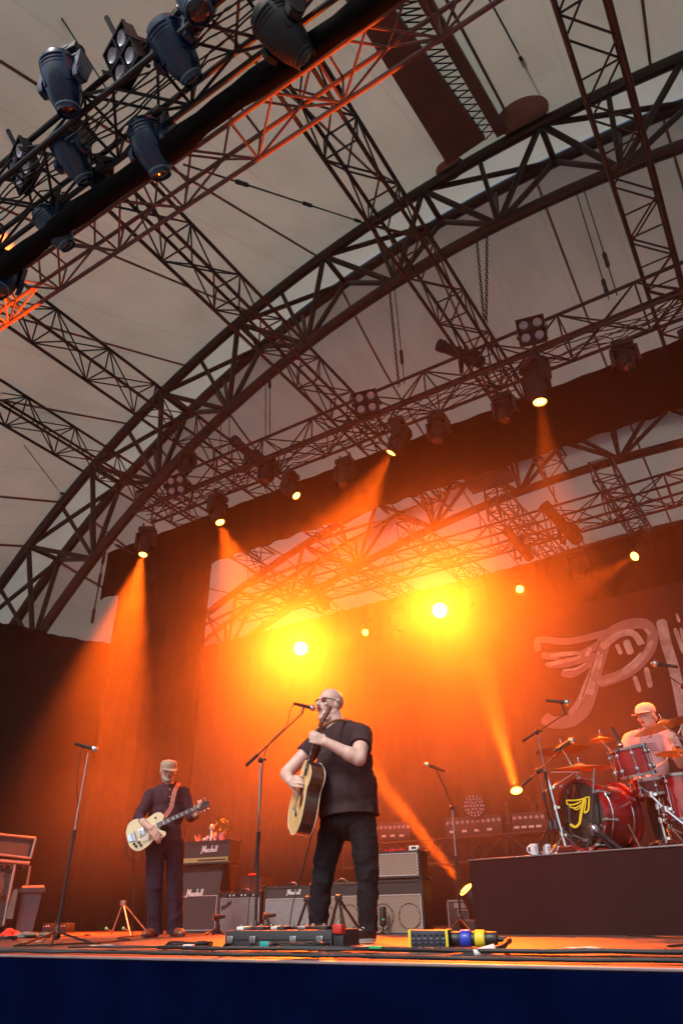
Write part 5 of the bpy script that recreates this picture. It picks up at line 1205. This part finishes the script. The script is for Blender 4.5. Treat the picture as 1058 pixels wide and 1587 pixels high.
# sunglasses
gl = thing('sunglasses', 'amber sunglasses worn by the singer', 'sunglasses', HP(0, .1, .01))
for e in (-1, 1):
    T = frame(HP(e*.033, .088, .006), HA[0], HA[2], HA[1])
    out = [(.027*math.cos(a)*(1+.06*math.cos(4*a)), .017*math.sin(a)) for a in [2*math.pi*k/20 for k in range(20)]]
    MB(T).prism(out, -.002, .003).build('lens', 'lens_amber', gl); MB(T).path([(x, y, .001) for x, y in out], .0035, 6, closed=True).build('rim', 'black_plastic', gl)
    MB().path([HP(e*.060, .088, .010), HP(e*.082, .06, .012), HP(e*.090, .0, .008), HP(e*.088, -.03, -.008)], .0035, 6).build('temple', 'black_plastic', gl)
MB().path([HP(-.008, .098, .008), HP(0, .106, .011), HP(.008, .098, .008)], .003, 6).build('bridge', 'black_plastic', gl)
# t-shirt
b = MB(); ell(b, J(532, 1150, 0), (.22, .16, .17), AX); ell(b, J(537, 1185, -.01)+ff*.02, (.24, .20, .215), AX); ell(b, J(542, 1222, -.01)+ff*.03, (.246, .225, .225), AX)
capsule(b, J(539, 1235, 0)+fl*.03, J(541, 1268, 0)+fl*.03, .21, .212); capsule(b, J(539, 1235, 0)-fl*.02+ff*.02, J(541, 1268, 0)-fl*.02+ff*.02, .19, .195)
for s_ in (shL, shR): capsule(b, nk.lerp(s_, .40)-uz*.03, s_-uz*.012, .078, .074)
capsule(b, nk-uz*.055, nk-uz*.03, .10, .085)
tee = blob('t_shirt', b, .010, 'tee_black', sing, 8, cuts=[(J(541, 1266, 0), (.05, -.02, -1))], wrinkle=folds2(5.5, .012, (1, 1, .55), 3.1))
for s_, e_, k, sd_ in ((shL, elL, .54, 5.), (shR, elR, .50, 8.)):
    b = MB(); d_ = (e_-s_).normalized(); capsule(b, s_-uz*.012-d_*.02, s_.lerp(e_, .8), .080, .083)
    blob('sleeve', b, .008, 'tee_black', tee, 5, cuts=[(s_.lerp(e_, k), d_)], wrinkle=folds2(9, .007, (1, 1, 1), sd_))
# trousers
b = MB(); ell(b, J(540, 1272, 0), (.19, .165, .13), AX)
for a_, c_, d_ in ((hipL, knL, anL), (hipR, knR, anR)): capsule(b, a_, c_, .108, .080); capsule(b, c_, d_, .078, .064); capsule(b, d_-uz*.04, d_, .070, .066); ell(b, d_+uz*.05, (.074, .074, .03)); ell(b, d_+uz*.13, (.074, .074, .025))
blob('trousers', b, .010, 'trousers_black', sing, 6, cuts=[(V((0, 0, .085)), (0, 0, -1))], wrinkle=folds2(8, .015, (1, 1, .9), 1.7))
td = VW_(-.72, -.69, 0)
shoe(sing, V((anL.x, anL.y, .02))-td*.05, V((anL.x, anL.y, .02))+td*.235, 'leather_dark', 'sole_white'); shoe(sing, V((anR.x, anR.y, .02))-ff*.06, V((anR.x, anR.y, .02))+ff*.22, 'leather_dark', 'sole_white')

b = MB(); pts = [nk+fl*(.078*math.cos(a))+ff*(.075*math.sin(a))+uz*(.02-.03*max(0, math.sin(a))) for a in [2*math.pi*k/22 for k in range(22)]]; b.path(pts, .005, 6, closed=True); b.build('necklace', 'leather_dark', sing)
MB().lathe([(.0115, -.004), (.0125, 0), (.0115, .004)], 14, frame(J(490, 1146, -.37), *ortho(VW_(-.92, -.05, .36)))).build('ring', 'gold_panel', sing)

# ------------------------------------------------------------------ acoustic guitar
def gshape(pts, n=8):                # closed smooth outline from half profile (x>=0, y)
    half = []
    for i in range(len(pts)-1):
        p0, p1, p2, p3 = [V(pts[max(0, min(len(pts)-1, j))]) for j in (i-1, i, i+1, i+2)]
        for k in range(n):
            u = k/n; half.append(.5*((2*p1)+(p2-p0)*u+(2*p0-5*p1+4*p2-p3)*u*u+(3*p1-p0-3*p2+p3)*u**3))
    half.append(V(pts[-1])); half[0].x = 0; half[-1].x = 0
    return [(p.x, p.y) for p in half]+[(-p.x, p.y) for p in half[-2:0:-1]]
def ring_strip(b, out, z0, z1, off=0.):
    n = len(out); P = []
    for (x, y) in out: r = math.hypot(x, y) or 1; P += [(x*(1+off/r), y*(1+off/r), z0), (x*(1+off/r), y*(1+off/r), z1)]
    b.add(P, [(2*i, 2*((i+1) % n), 2*((i+1) % n)+1, 2*i+1) for i in range(n)])
def strings(T, t, y0, y1, w0, w1, z0, z1):
    for k in range(6): f = k/5-.5; tube('string', T @ V((f*w0, y0, z0)), T @ V((f*w1, y1, z1)), .0007+.0002*(k < 3), 'steel', t, 6)
def neck(T, t, y0, y1, w0, w1, zf, headlen, hw, tilt, woodm, boardm, frets, dots=True, tun='chrome', headm=None):
    b = MB(T); b.add([(-w0/2, y0, zf), (w0/2, y0, zf), (w1/2, y1, zf), (-w1/2, y1, zf), (-w0*.3, y0, zf-.026), (w0*.3, y0, zf-.026), (w1*.3, y1, zf-.02), (-w1*.3, y1, zf-.02)], [(0, 1, 2, 3), (7, 6, 5, 4), (0, 4, 5, 1), (1, 5, 6, 2), (2, 6, 7, 3), (3, 7, 4, 0)]); b.build('neck', woodm, t, smooth=False)
    fb_ = MB(T).add([(-w0/2, y0-.09, zf+.001), (w0/2, y0-.09, zf+.001), (w1/2, y1, zf+.001), (-w1/2, y1, zf+.001), (-w0/2, y0-.09, zf+.006), (w0/2, y0-.09, zf+.006), (w1/2, y1, zf+.006), (-w1/2, y1, zf+.006)], [(3, 2, 1, 0), (4, 5, 6, 7), (0, 1, 5, 4), (1, 2, 6, 5), (2, 3, 7, 6), (3, 0, 4, 7)]).build('fretboard', boardm, t, smooth=False)
    sc_ = y1-(y0-.09); L = frets
    for k in range(1, 20):
        y = y1-L*(1-2**(-k/12))
        if y < y0-.085: break
        w = w1+(w0-w1)*(y1-y)/sc_; bar('fret', (0, y, zf+.0068), (w*.98, .0022, .0016), 'chrome', fb_, T)
        if dots and k in (1, 3, 5, 7, 9, 12, 15): bar('inlay', (0, y+L*.012, zf+.0062), (w*.62, L*.018, .001), 'pearl', fb_, T)
    bar('nut', (0, y1+.002, zf+.006), (w1, .004, .006), 'binding', t, T)
    Th = T @ MX.Translation((0, y1+.004, zf-.004)) @ MX.Rotation(-tilt, 4, 'X')
    out = [(-w1/2, 0), (w1/2, 0), (hw/2, .045), (hw*.46, headlen), (hw*.15, headlen+.012), (0, headlen+.004), (-hw*.15, headlen+.012), (-hw*.46, headlen), (-hw/2, .045)]
    hd = MB(Th).prism(out, -.007, .007).build('headstock', headm or boardm, t, smooth=False)
    for s_ in (-1, 1):
        for k in range(3):
            y = .05+k*.044; MB(Th).cyl((s_*hw*.3, y, .006), (s_*hw*.3, y, .020), .0045, n=8).build('tuning_post', 'chrome', hd); b = MB(Th); b.cyl((s_*hw*.46, y, -.003), (s_*(hw*.5+.016), y, -.003), .003, n=6); b.ball((s_*(hw*.5+.022), y, -.003), (.010, .008, .006), None, 8, 6); b.build('tuner', tun, hd)
    return hd
sh_, nt_ = J(468, 1221, -.17), J(494, 1128, -.355)
gy = (nt_-sh_).normalized(); gz = VW_(-.95, -.32, .08); gz = (gz-gy*gz.dot(gy)).normalized(); gx = gy.cross(gz); GT = frame(sh_, gx, gy, gz) @ MX.Scale(.95, 4)
ga = thing('acoustic_guitar', 'acoustic guitar with a blond top and dark glossy sides held by the singer', 'guitar', sh_)
OUT = gshape([(0, -.330), (.08, -.326), (.165, -.27), (.198, -.18), (.175, -.07), (.137, .01), (.130, .05), (.143, .11), (.125, .165), (.06, .19), (0, .192)])
b = MB(GT); ring_strip(b, OUT, -.112, -.002); b.add([(x, y, -.112) for x, y in OUT], [tuple(range(len(OUT)-1, -1, -1))]); b.build('back_and_sides', 'rosewood', ga)
tp = MB(GT).prism(OUT, -.002, .0012).build('soundboard', 'spruce', ga)
for z in (-.113, .0): b = MB(GT); b.path([(x*1.006, y*1.006, z) for x, y in OUT], .0035, 6, closed=True); b.build('binding', 'binding', ga)
MB(GT).lathe([(.0005, .0014), (.05, .0016)], 32).build('soundhole', 'mouth', tp); MB(GT).lathe([(.051, .0014), (.056, .0022), (.062, .0014)], 36).build('rosette', 'mahogany', tp)
MB(GT).prism([(-.07, -.185), (-.04, -.172), (.04, -.172), (.07, -.185), (.07, -.197), (-.07, -.197)][::-1], .001, .009).build('bridge', 'fretboard', tp); bar('saddle', (0, -.178, .011), (.076, .003, .006), 'binding', tp, GT)
for k in range(6): MB(GT).ball((-.03+.012*k, -.19, .011), .0035, None, 8, 6).build('bridge_pin', 'pearl', tp)
MB(GT).prism([(.02, -.045), (.06, -.01), (.105, -.03), (.12, -.085), (.09, -.13), (.05, -.10)], .0012, .0026).build('pickguard', 'rosewood', tp)
neck(GT, ga, .19, .475, .056, .044, .003, .17, .072, .26, 'mahogany', 'fretboard', .645, headm='mahogany')
strings(GT, ga, -.178, .475, .058, .036, .013, .011)
b = MB(); qs = [GT @ V((0, -.332, -.05)), J(470, 1262, .12), J(560, 1180, .22), J(566, 1128, -.02), J(540, 1118, -.12), J(518, 1117, -.26), GT @ V((0, .46, -.01))]
cable('guitar strap of the acoustic guitar over the singer\'s shoulder', qs[2:], .010, 'strap_gold', None, 'guitar_strap')['category'] = 'strap'
cable('lead hanging from the acoustic guitar to the floor', [J(487, 1284, -.12), J(482, 1296, -.12), J(474, 1330, -.05), J(462, 1370, 0), J(452, 1410, 0), J(449, 1440, -.1), J(449, 1462, -.3)], .0042)

# =================================================================== guitarist
SB = V((-5.76, 5.78, 0)); J = facing(SB); er = V((SB.y, -SB.x, 0)).normalized(); ed = V((SB.x, SB.y, 0)).normalized()
gtr = thing('person', 'guitarist in a tan cap and dark shirt looking down at his gold guitar', 'person', SB, 0, 'musicians on stage')
ff = VW_(.12, -.99, 0); fl = VW_(.99, .12, 0); AX = (fl, ff, uz)
shR, shL = J(234, 1231, .0), J(285, 1229, .02); elR, elL = J(215, 1268, -.10), J(296, 1265, .0); wrR, wrL = J(234, 1284, -.30), J(303, 1263, -.24)
hipR, hipL = J(241, 1308, 0), J(271, 1308, .02); knR, knL = J(240, 1371, -.03), J(271, 1374, .02); anR, anL = J(240, 1441, .02), J(271, 1443, .05); nk = J(262, 1217, .03)
b = MB(); hc = J(261, 1195, -.04); HP, HA = head_shape(b, hc, VW_(.20, -.96, -.20), VW_(.02, -.18, .98), 1.0)
capsule(b, nk-uz*.04, HP(0, -.025, -.05), .060, .055)
for a_, c_, r0, r1 in ((shL, elL, .052, .044), (elL, wrL, .043, .029), (shR, elR, .052, .044), (elR, wrR, .043, .029)): capsule(b, a_, c_, r0, r1)
ell(b, J(259, 1245, .03), (.15, .09, .2), AX); ell(b, J(256, 1290, .03), (.14, .09, .15), AX)
for a_, c_, d_ in ((hipL, knL, anL), (hipR, knR, anR)): capsule(b, a_, c_, .07, .05); capsule(b, c_, d_, .048, .04)
hand(b, wrR, VW_(.62, -.25, -.62), VW_(.15, .95, -.1), -1, (.3, .5, .45), 1.05)
hand(b, wrL, VW_(.45, -.25, .75), VW_(-.3, .95, .2), 1, (.5, .9, .7), 1.0, VW_(-.2, .5, .8))
blob('body', b, .0062, 'skin_tan', gtr, 4)
eyes(HP, gtr, 1.0, lid='skin_tan'); mouth(HP, HA, gtr, 1.0, .003, -.058)
b = MB(); ell(b, HP(0, .052, -.084), (.050, .046, .034), HA); capsule(b, HP(-.052, .01, -.05), HP(-.03, .055, -.085), .018, .018); capsule(b, HP(.052, .01, -.05), HP(.03, .055, -.085), .018, .018); capsule(b, HP(-.028, .088, -.046), HP(.028, .088, -.046), .007, .007); ell(b, HP(0, .072, -.085), (.026, .03, .024), HA)
blob('beard', b, .006, 'hair_grey', gtr, 2)
b = MB(); ell(b, HP(0, -.055, -.03), (.068, .05, .045), HA); blob('hair', b, .008, 'hair_grey', gtr, 3)
# field cap
def cap(P, A, t, m, tall=True):
    T = frame(P(0, -.006, .034 if tall else .040), A[0], A[1], (A[2]-A[1]*.10).normalized())
    if tall:
        c = MB(T).lathe([(.086, -.012), (.0905, .0), (.0905, .022), (.089, .040), (.085, .056), (.074, .070), (.045, .078), (.0005, .080)], 32, MX.Diagonal((1, 1.2, 1, 1))).build('cap', m, t)
        MB(T).lathe([(.0915, .024), (.093, .027), (.0915, .030)], 32, MX.Diagonal((1, 1.2, 1, 1))).build('seam', m, c)
    else: c = MB(T).lathe([(.087, -.014), (.0905, .0), (.090, .03), (.078, .062), (.052, .084), (.02, .093), (.0005, .094)], 32, MX.Diagonal((1, 1.2, 1, 1))).build('cap', m, t)
    n = 18; L = .070 if tall else .078; P_ = []
    for k in range(n+1):
        a = math.pi*(.09+.82*k/n); ca, sa = math.cos(a), math.sin(a); x, y = .090*ca, .108*sa; o = L*max(0, sa)**.8
        P_ += [(x, y, -.004), (x*1.02, y+o, -.012-.016*(1-abs(ca)) if tall else -.010-.004*sa), (x, y, -.008), (x*1.02, y+o, -.017-.016*(1-abs(ca)) if tall else -.015-.004*sa)]
    F = []
    for k in range(n): i = 4*k; F += [(i, i+1, i+5, i+4), (i+2, i+6, i+7, i+3), (i+1, i+3, i+7, i+5)]
    MB(T).add(P_, F).build('brim', m, c); MB(T).ball((0, 0, .080 if tall else .094), (.008, .008, .004)).build('button', m, c)
cap(HP, HA, gtr, 'cap_tan', True)
# shirt
b = MB(); ell(b, J(259, 1238, .03), (.195, .125, .16), AX); ell(b, J(258, 1262, .03), (.185, .125, .19), AX); ell(b, J(256, 1290, .02), (.175, .125, .15), AX); capsule(b, J(256, 1290, .02)-fl*.06, J(256, 1304, .02)-fl*.06, .115, .118); capsule(b, J(256, 1290, .02)+fl*.06, J(256, 1304, .02)+fl*.06, .115, .118)
for s_, e_, w_2, k in ((shL, elL, wrL, .70), (shR, elR, wrR, .22)):
    capsule(b, nk.lerp(s_, .35)-uz*.035, s_, .062, .066); capsule(b, s_, e_, .066, .056); capsule(b, e_, e_.lerp(w_2, k), .060, .046)
capsule(b, nk-uz*.075, nk-uz*.05-ff*.02, .085, .070)
blob('shirt', b, .010, 'shirt_plum', gtr, 6, cuts=[(J(256, 1303, .02), (0, 0, -1))], wrinkle=folds2(7, .012, (1, 1, .6), 7.7))
b = MB(); vn = nk+ff*.085
for e in (-1, 1): b.add([nk+ff*.045+fl*e*.062+uz*.035, nk+ff*.092+fl*e*.008-uz*.055, nk+ff*.088+fl*e*.062-uz*.060, nk+ff*.050+fl*e*.088-uz*.0, nk+ff*.035+fl*e*.055+uz*.030, nk+ff*.082+fl*e*.006-uz*.058, nk+ff*.076+fl*e*.06-uz*.064, nk+ff*.04+fl*e*.08-uz*.004], [(0, 1, 2, 3), (7, 6, 5, 4), (0, 4, 5, 1), (1, 5, 6, 2), (2, 6, 7, 3), (3, 7, 4, 0)])
b.build('collar', 'shirt_plum', gtr, smooth=False)
for k in range(5): MB().ball(J(261, 1226+k*11, .03)+ff*(.128-.002*k), .006, None, 8, 6).build('button', 'pearl', gtr)
b = MB(); ell(b, J(256, 1308, .02), (.168, .125, .10), AX)
for a_, c_, d_ in ((hipL, knL, anL), (hipR, knR, anR)): capsule(b, a_, c_, .098, .080); capsule(b, c_, d_, .080, .076); capsule(b, d_-uz*.05, d_, .080, .078)
blob('trousers', b, .010, 'trousers_navy', gtr, 6, cuts=[(V((0, 0, .045)), (0, 0, -1))], wrinkle=folds2(8, .013, (1, 1, .7), 2.2))
for an_, dx in ((anR, -.45), (anL, .35)):
    td = VW_(dx, -.9, 0).normalized(); o_ = V((an_.x, an_.y, .02)); shoe(gtr, o_-td*.06, o_+td*.22)
# ------------------------------------------------------------------ electric guitar
br_, nt_ = J(217, 1292, -.20), J(313, 1248, -.28); gy = (nt_-br_).normalized(); gz = VW_(.10, -.97, .22); gz = (gz-gy*gz.dot(gy)).normalized(); gx = gy.cross(gz); GT = frame(br_, gx, gy, gz) @ MX.Scale(.93, 4)
ge = thing('electric_guitar', 'gold-topped electric guitar with a chrome vibrato tailpiece held by the guitarist', 'guitar', br_)
# single cutaway outline, bass side x<0
out = [(0, -.135), (.08, -.13), (.145, -.085), (.163, -.02), (.145, .06), (.118, .12), (.122, .17), (.135, .215), (.122, .25), (.095, .252), (.072, .225), (.045, .205), (.028, .21), (.0, .24), (-.03, .26), (-.07, .285), (-.115, .265), (-.135, .215), (-.125, .155), (-.118, .11), (-.145, .05), (-.165, -.02), (-.148, -.085), (-.08, -.13)]
def smooth_loop(o, n=4):
    r = []; m = len(o)
    for i in range(m):
        p0, p1, p2, p3 = [V(o[(i+j) % m]) for j in (-1, 0, 1, 2)]
        for k in range(n): u = k/n; r.append(.5*((2*p1)+(p2-p0)*u+(2*p0-5*p1+4*p2-p3)*u*u+(3*p1-p0-3*p2+p3)*u**3))
    return [(p.x, p.y) for p in r]
out = smooth_loop(out)
MB(GT).prism(out, -.062, -.018).build('body_back', 'mahogany', ge); tp = MB(GT).prism([(x*.992, y*.992) for x, y in out], -.018, -.006).build('top', 'gold_top', ge)
b = MB(GT); b.path([(x, y, -.010) for x, y in out], .005, 6, closed=True); b.build('binding', 'binding', ge)
for y in (.035, .155):
    o = MB(GT).box((0, y, -.002), (.088, .042, .010), None, .003).build('pickup', 'chrome' if y < .1 else 'cream', ge)
    for k in range(6): bar('pole', (-.025+.01*k, y, .0035), (.004, .004, .002), 'steel', o, GT)
MB(GT).box((0, 0, .0), (.085, .016, .016), None, .003).build('bridge', 'chrome', ge)
b = MB(GT); b.cyl((-.045, -.055, .012), (.045, -.055, .012), .010, n=12); b.prism([(-.05, -.06), (.05, -.06), (.03, -.135), (-.03, -.135)][::-1], -.004, .004); b.cyl((-.04, -.085, .006), (.04, -.085, .006), .008, n=12); o = b.build('vibrato_tailpiece', 'chrome', ge)
MB(GT).path([(.05, -.06, .02), (.075, -.02, .03), (.07, .05, .032), (.055, .10, .03)], .0045, 8).build('vibrato_arm', 'chrome', o)
for x, y in ((.085, -.03), (.12, -.02), (.075, -.085), (.108, -.07)): MB(GT).lathe([(.014, -.006), (.013, .010), (.009, .014), (.0005, .014)], 14, MX.Translation((x, y, 0))).build('knob', 'black_plastic', ge)
MB(GT).lathe([(.012, -.005), (.010, 0), (.004, .004), (.003, .02)], 12, MX.Translation((-.09, .20, 0))).build('toggle_switch', 'black_plastic', ge)
MB(GT).prism([(.05, .0), (.05, .13), (.085, .14), (.10, .05), (.09, .0)][::-1], -.001, .002).build('pickguard', 'cream', ge)
neck(GT, ge, .285, .625, .054, .043, .002, .155, .078, .22, 'mahogany', 'fretboard', .628)
strings(GT, ge, 0, .625, .052, .036, .014, .011)
# strap
def ribbon(name, label, pts, w, m, nrm, cat='strap'):
    pts = [V(p) for p in pts]; q = []
    for i in range(len(pts)-1):
        p0, p1, p2, p3 = pts[max(i-1, 0)], pts[i], pts[i+1], pts[min(i+2, len(pts)-1)]
        for k in range(6): u = k/6; q.append(.5*((2*p1)+(p2-p0)*u+(2*p0-5*p1+4*p2-p3)*u*u+(3*p1-p0-3*p2+p3)*u**3))
    q.append(pts[-1]); P = []
    for i, p in enumerate(q):
        d = (q[min(i+1, len(q)-1)]-q[max(0, i-1)]).normalized(); x = d.cross(V(nrm)).normalized(); nn = x.cross(d)
        P += [p-x*w/2, p+x*w/2, p+x*w/2+nn*.004, p-x*w/2+nn*.004]
    F = [(4*i+k, 4*i+(k+1) % 4, 4*i+4+(k+1) % 4, 4*i+4+k) for i in range(len(q)-1) for k in range(4)]
    return tag(MB().add(P, F).build(name, m, smooth=False), label, cat)
ribbon('guitar_strap', 'patterned red strap over the guitarist\'s shoulder', [GT @ V((-.06, .285, -.02)), J(265, 1252, -.17), J(268, 1238, -.16), J(271, 1226, -.13), J(275, 1218, -.05), J(277, 1215, .03), J(272, 1219, .10), J(262, 1235, .17)], .046, 'strap_red', -ed)
cable('lead looping from the gold guitar down to the floor', [GT @ V((.05, -.135, -.03)), J(221, 1325, -.2), J(214, 1335, -.16), J(201, 1332, -.12), J(195, 1316, -.1), J(198, 1302, -.06), J(204, 1300, 0), J(207, 1330, .08), J(208, 1380, .1), J(206, 1440, .1), V((J(206, 1450, .1).x, J(206, 1450, .1).y, .025))], .0042)

# =================================================================== drummer
SB = V((-1.22, 7.62, 0)); J = facing(SB); er = V((SB.y, -SB.x, 0)).normalized(); ed = V((SB.x, SB.y, 0)).normalized()
drm = thing('person', 'drummer in a white cap and pale pink striped shirt seated behind the kit', 'person', dk(2.15, 1.5), 0, 'musicians on stage')
ff = VW_(-.45, -.89, 0); fl = VW_(.89, -.45, 0); AX = (fl, ff, uz)
shR, shL = J(976, 1146, .06), J(1036, 1144, -.06); elR, elL = J(966, 1190, -.05), J(1054, 1184, -.20); wrR, wrL = J(990, 1200, -.30), J(1044, 1156, -.36); nk = J(1004, 1132, 0)
pel = J(1008, 1226, .05)
b = MB(); hc = J(1001, 1110, -.02); HP, HA = head_shape(b, hc, VW_(-.66, -.72, -.12), uz, 1.0)
capsule(b, nk-uz*.04, HP(0, -.025, -.05), .060, .055)
for a_, c_, r0, r1 in ((shL, elL, .052, .044), (elL, wrL, .043, .029), (shR, elR, .052, .044), (elR, wrR, .043, .029)): capsule(b, a_, c_, r0, r1)
ell(b, J(1005, 1165, .02), (.16, .10, .20), AX); ell(b, J(1008, 1205, .04), (.15, .11, .16), AX)
kR, kL = pel+ff*.40-fl*.22-uz*.02, pel+ff*.40+fl*.20-uz*.02
for h_2, k_2 in ((pel-fl*.09, kR), (pel+fl*.09, kL)): capsule(b, h_2, k_2, .075, .055); capsule(b, k_2, V((k_2.x, k_2.y, DZ+.10)), .052, .042)
hand(b, wrL, VW_(-.25, -.35, .9), VW_(.6, .5, .3), 1, (.9, 1.0, .7), 1.0); hand(b, wrR, VW_(.7, -.6, -.1), VW_(0, .1, -1), -1, (.7, .9, .7), 1.0)
blob('body', b, .0068, 'skin', drm, 4); eyes(HP, drm); mouth(HP, HA, drm, 1., .003, -.058)
cap(HP, HA, drm, 'cap_white', False)
b = MB(); ell(b, HP(0, -.05, -.035), (.070, .055, .04), HA); blob('hair', b, .008, 'hair_grey', drm, 3)
b = MB(); ell(b, J(1004, 1158, .02), (.20, .13, .17), AX); ell(b, J(1006, 1190, .03), (.185, .135, .19), AX); ell(b, J(1008, 1216, .05), (.18, .14, .12), AX)
for s_, e_ in ((shL, elL), (shR, elR)): capsule(b, nk.lerp(s_, .4)-uz*.035, s_, .075, .078); capsule(b, s_, s_.lerp(e_, .55), .078, .074)
capsule(b, nk-uz*.05, nk-uz*.02, .085, .07)
sh = blob('shirt', b, .010, 'shirt_pink', drm, 6, cuts=[(J(1008, 1228, .05), (0, 0, -1))], wrinkle=folds(7, .009, (1, 1, .6), 4.4))
b = MB()
for e in (-1, 1): b.add([nk+ff*.05+fl*e*.06+uz*.03, nk+ff*.115+fl*e*.012-uz*.10, nk+ff*.118+fl*e*.062-uz*.085, nk+ff*.06+fl*e*.095-uz*.0, nk+ff*.04+fl*e*.055+uz*.025, nk+ff*.105+fl*e*.010-uz*.10, nk+ff*.105+fl*e*.06-uz*.09, nk+ff*.05+fl*e*.088-uz*.006], [(0, 1, 2, 3), (7, 6, 5, 4), (0, 4, 5, 1), (1, 5, 6, 2), (2, 6, 7, 3), (3, 7, 4, 0)])
b.build('collar', 'shirt_pink', drm, smooth=False)
for k in range(5): z_ = nk.z-.15-.017*k; MB(frame(V((J(1005, 1175, .03).x, J(1005, 1175, .03).y, z_)), fl, ff, uz)).lathe([(1.0, -.003), (1.004, 0), (1.0, .003)], 40, MX.Diagonal((.196, .150, 1, 1))).build('stripe', 'shirt_stripe', sh)
b = MB(); ell(b, pel, (.17, .14, .10), AX)
for h_2, k_2 in ((pel-fl*.09, kR), (pel+fl*.09, kL)): capsule(b, h_2, k_2, .092, .07); capsule(b, k_2, V((k_2.x, k_2.y, DZ+.10)), .068, .056)
blob('trousers', b, .012, 'pants_grey', drm, 5)
for k_2 in (kR, kL): o_ = V((k_2.x, k_2.y, DZ+.004)); shoe(drm, o_-ff*.05, o_+ff*.22, 'case_black', 'sole_white')
for a_, b_, lab in ((J(1040, 1160, -.36), J(1055, 1126, -.42), 'raised drumstick in the drummer\'s left hand'), (wrR+VW_(.06, -.06, 0), wrR+VW_(.30, -.25, .08), 'drumstick in the drummer\'s right hand')):
    d_ = (V(b_)-V(a_)).normalized(); tag(MB(frame(V(a_)-d_*.12, *ortho(d_))).lathe([(.0005, 0), (.007, .002), (.0075, .1), (.0072, .28), (.004, .375), (.0055, .385), (.004, .395), (.0005, .398)], 10).build('drumstick', 'cream'), lab, 'drumstick', 'drumsticks')
# ------------------------------------------------------------------ stage smoke: a thin veil over the whole stage, thick in the middle and at the back
def smoke():
    o = MB().box((-5.0, 7.85, 3.75), (19., 9.6, 7.4)).build('smoke', 'cable', smooth=False)
    m = bpy.data.materials.new('smoke'); m.use_nodes = True; t = m.node_tree
    t.nodes.remove(t.nodes['Principled BSDF'])
    pv = t.nodes.new('ShaderNodeVolumePrincipled'); pv.inputs['Color'].default_value = (.92, .82, .74, 1); pv.inputs['Anisotropy'].default_value = .35
    t.links.new(pv.outputs[0], t.nodes['Material Output'].inputs['Volume'])
    tc = t.nodes.new('ShaderNodeTexCoord'); n = t.nodes.new('ShaderNodeTexNoise'); n.inputs['Scale'].default_value = .5; n.inputs['Detail'].default_value = 2.5
    n.inputs['Distortion'].default_value = .7
    t.links.new(tc.outputs['Object'], n.inputs['Vector'])
    mr = t.nodes.new('ShaderNodeMapRange'); mr.inputs['From Min'].default_value = .34; mr.inputs['From Max'].default_value = .68
    mr.inputs['To Min'].default_value = SMOKE[0]; mr.inputs['To Max'].default_value = SMOKE[1]
    t.links.new(n.outputs['Fac'], mr.inputs['Value'])
    sx = t.nodes.new('ShaderNodeSeparateXYZ'); t.links.new(tc.outputs['Object'], sx.inputs[0])
    def math_(op, a, b):
        q = t.nodes.new('ShaderNodeMath'); q.operation = op
        for i, k in enumerate((a, b)):
            if isinstance(k, (int, float)): q.inputs[i].default_value = k
            else: t.links.new(k, q.inputs[i])
        return q.outputs[0]
    def ramp(out, a, b):
        r = t.nodes.new('ShaderNodeMapRange'); r.interpolation_type = 'SMOOTHSTEP'
        lo, hi = min(a, b), max(a, b); r.inputs['From Min'].default_value = lo; r.inputs['From Max'].default_value = hi
        if a > b: r.inputs['To Min'].default_value = 1; r.inputs['To Max'].default_value = 0
        t.links.new(out, r.inputs['Value']); return r.outputs[0]
    X, Y, Z = sx.outputs
    cur = mr.outputs[0]
    for f in (ramp(X, -12.5, -9.6), ramp(X, -.2, -4.2), ramp(Y, 6.6, 8.8), ramp(Y, 12.0, 10.0), ramp(Z, .0, 2.2)): cur = math_('MULTIPLY', cur, f)
    cur = math_('ADD', cur, SMOKE[2])
    cur = math_('MULTIPLY', cur, ramp(Z, 6.4, 4.2))
    t.links.new(cur, pv.inputs['Density'])
    o.data.materials.clear(); o.data.materials.append(m); struct(o, 'stuff'); o['label'] = 'orange lit stage smoke drifting across the back of the stage'; o['category'] = 'smoke'
SMOKE = (.07, .20, .004)
smoke()
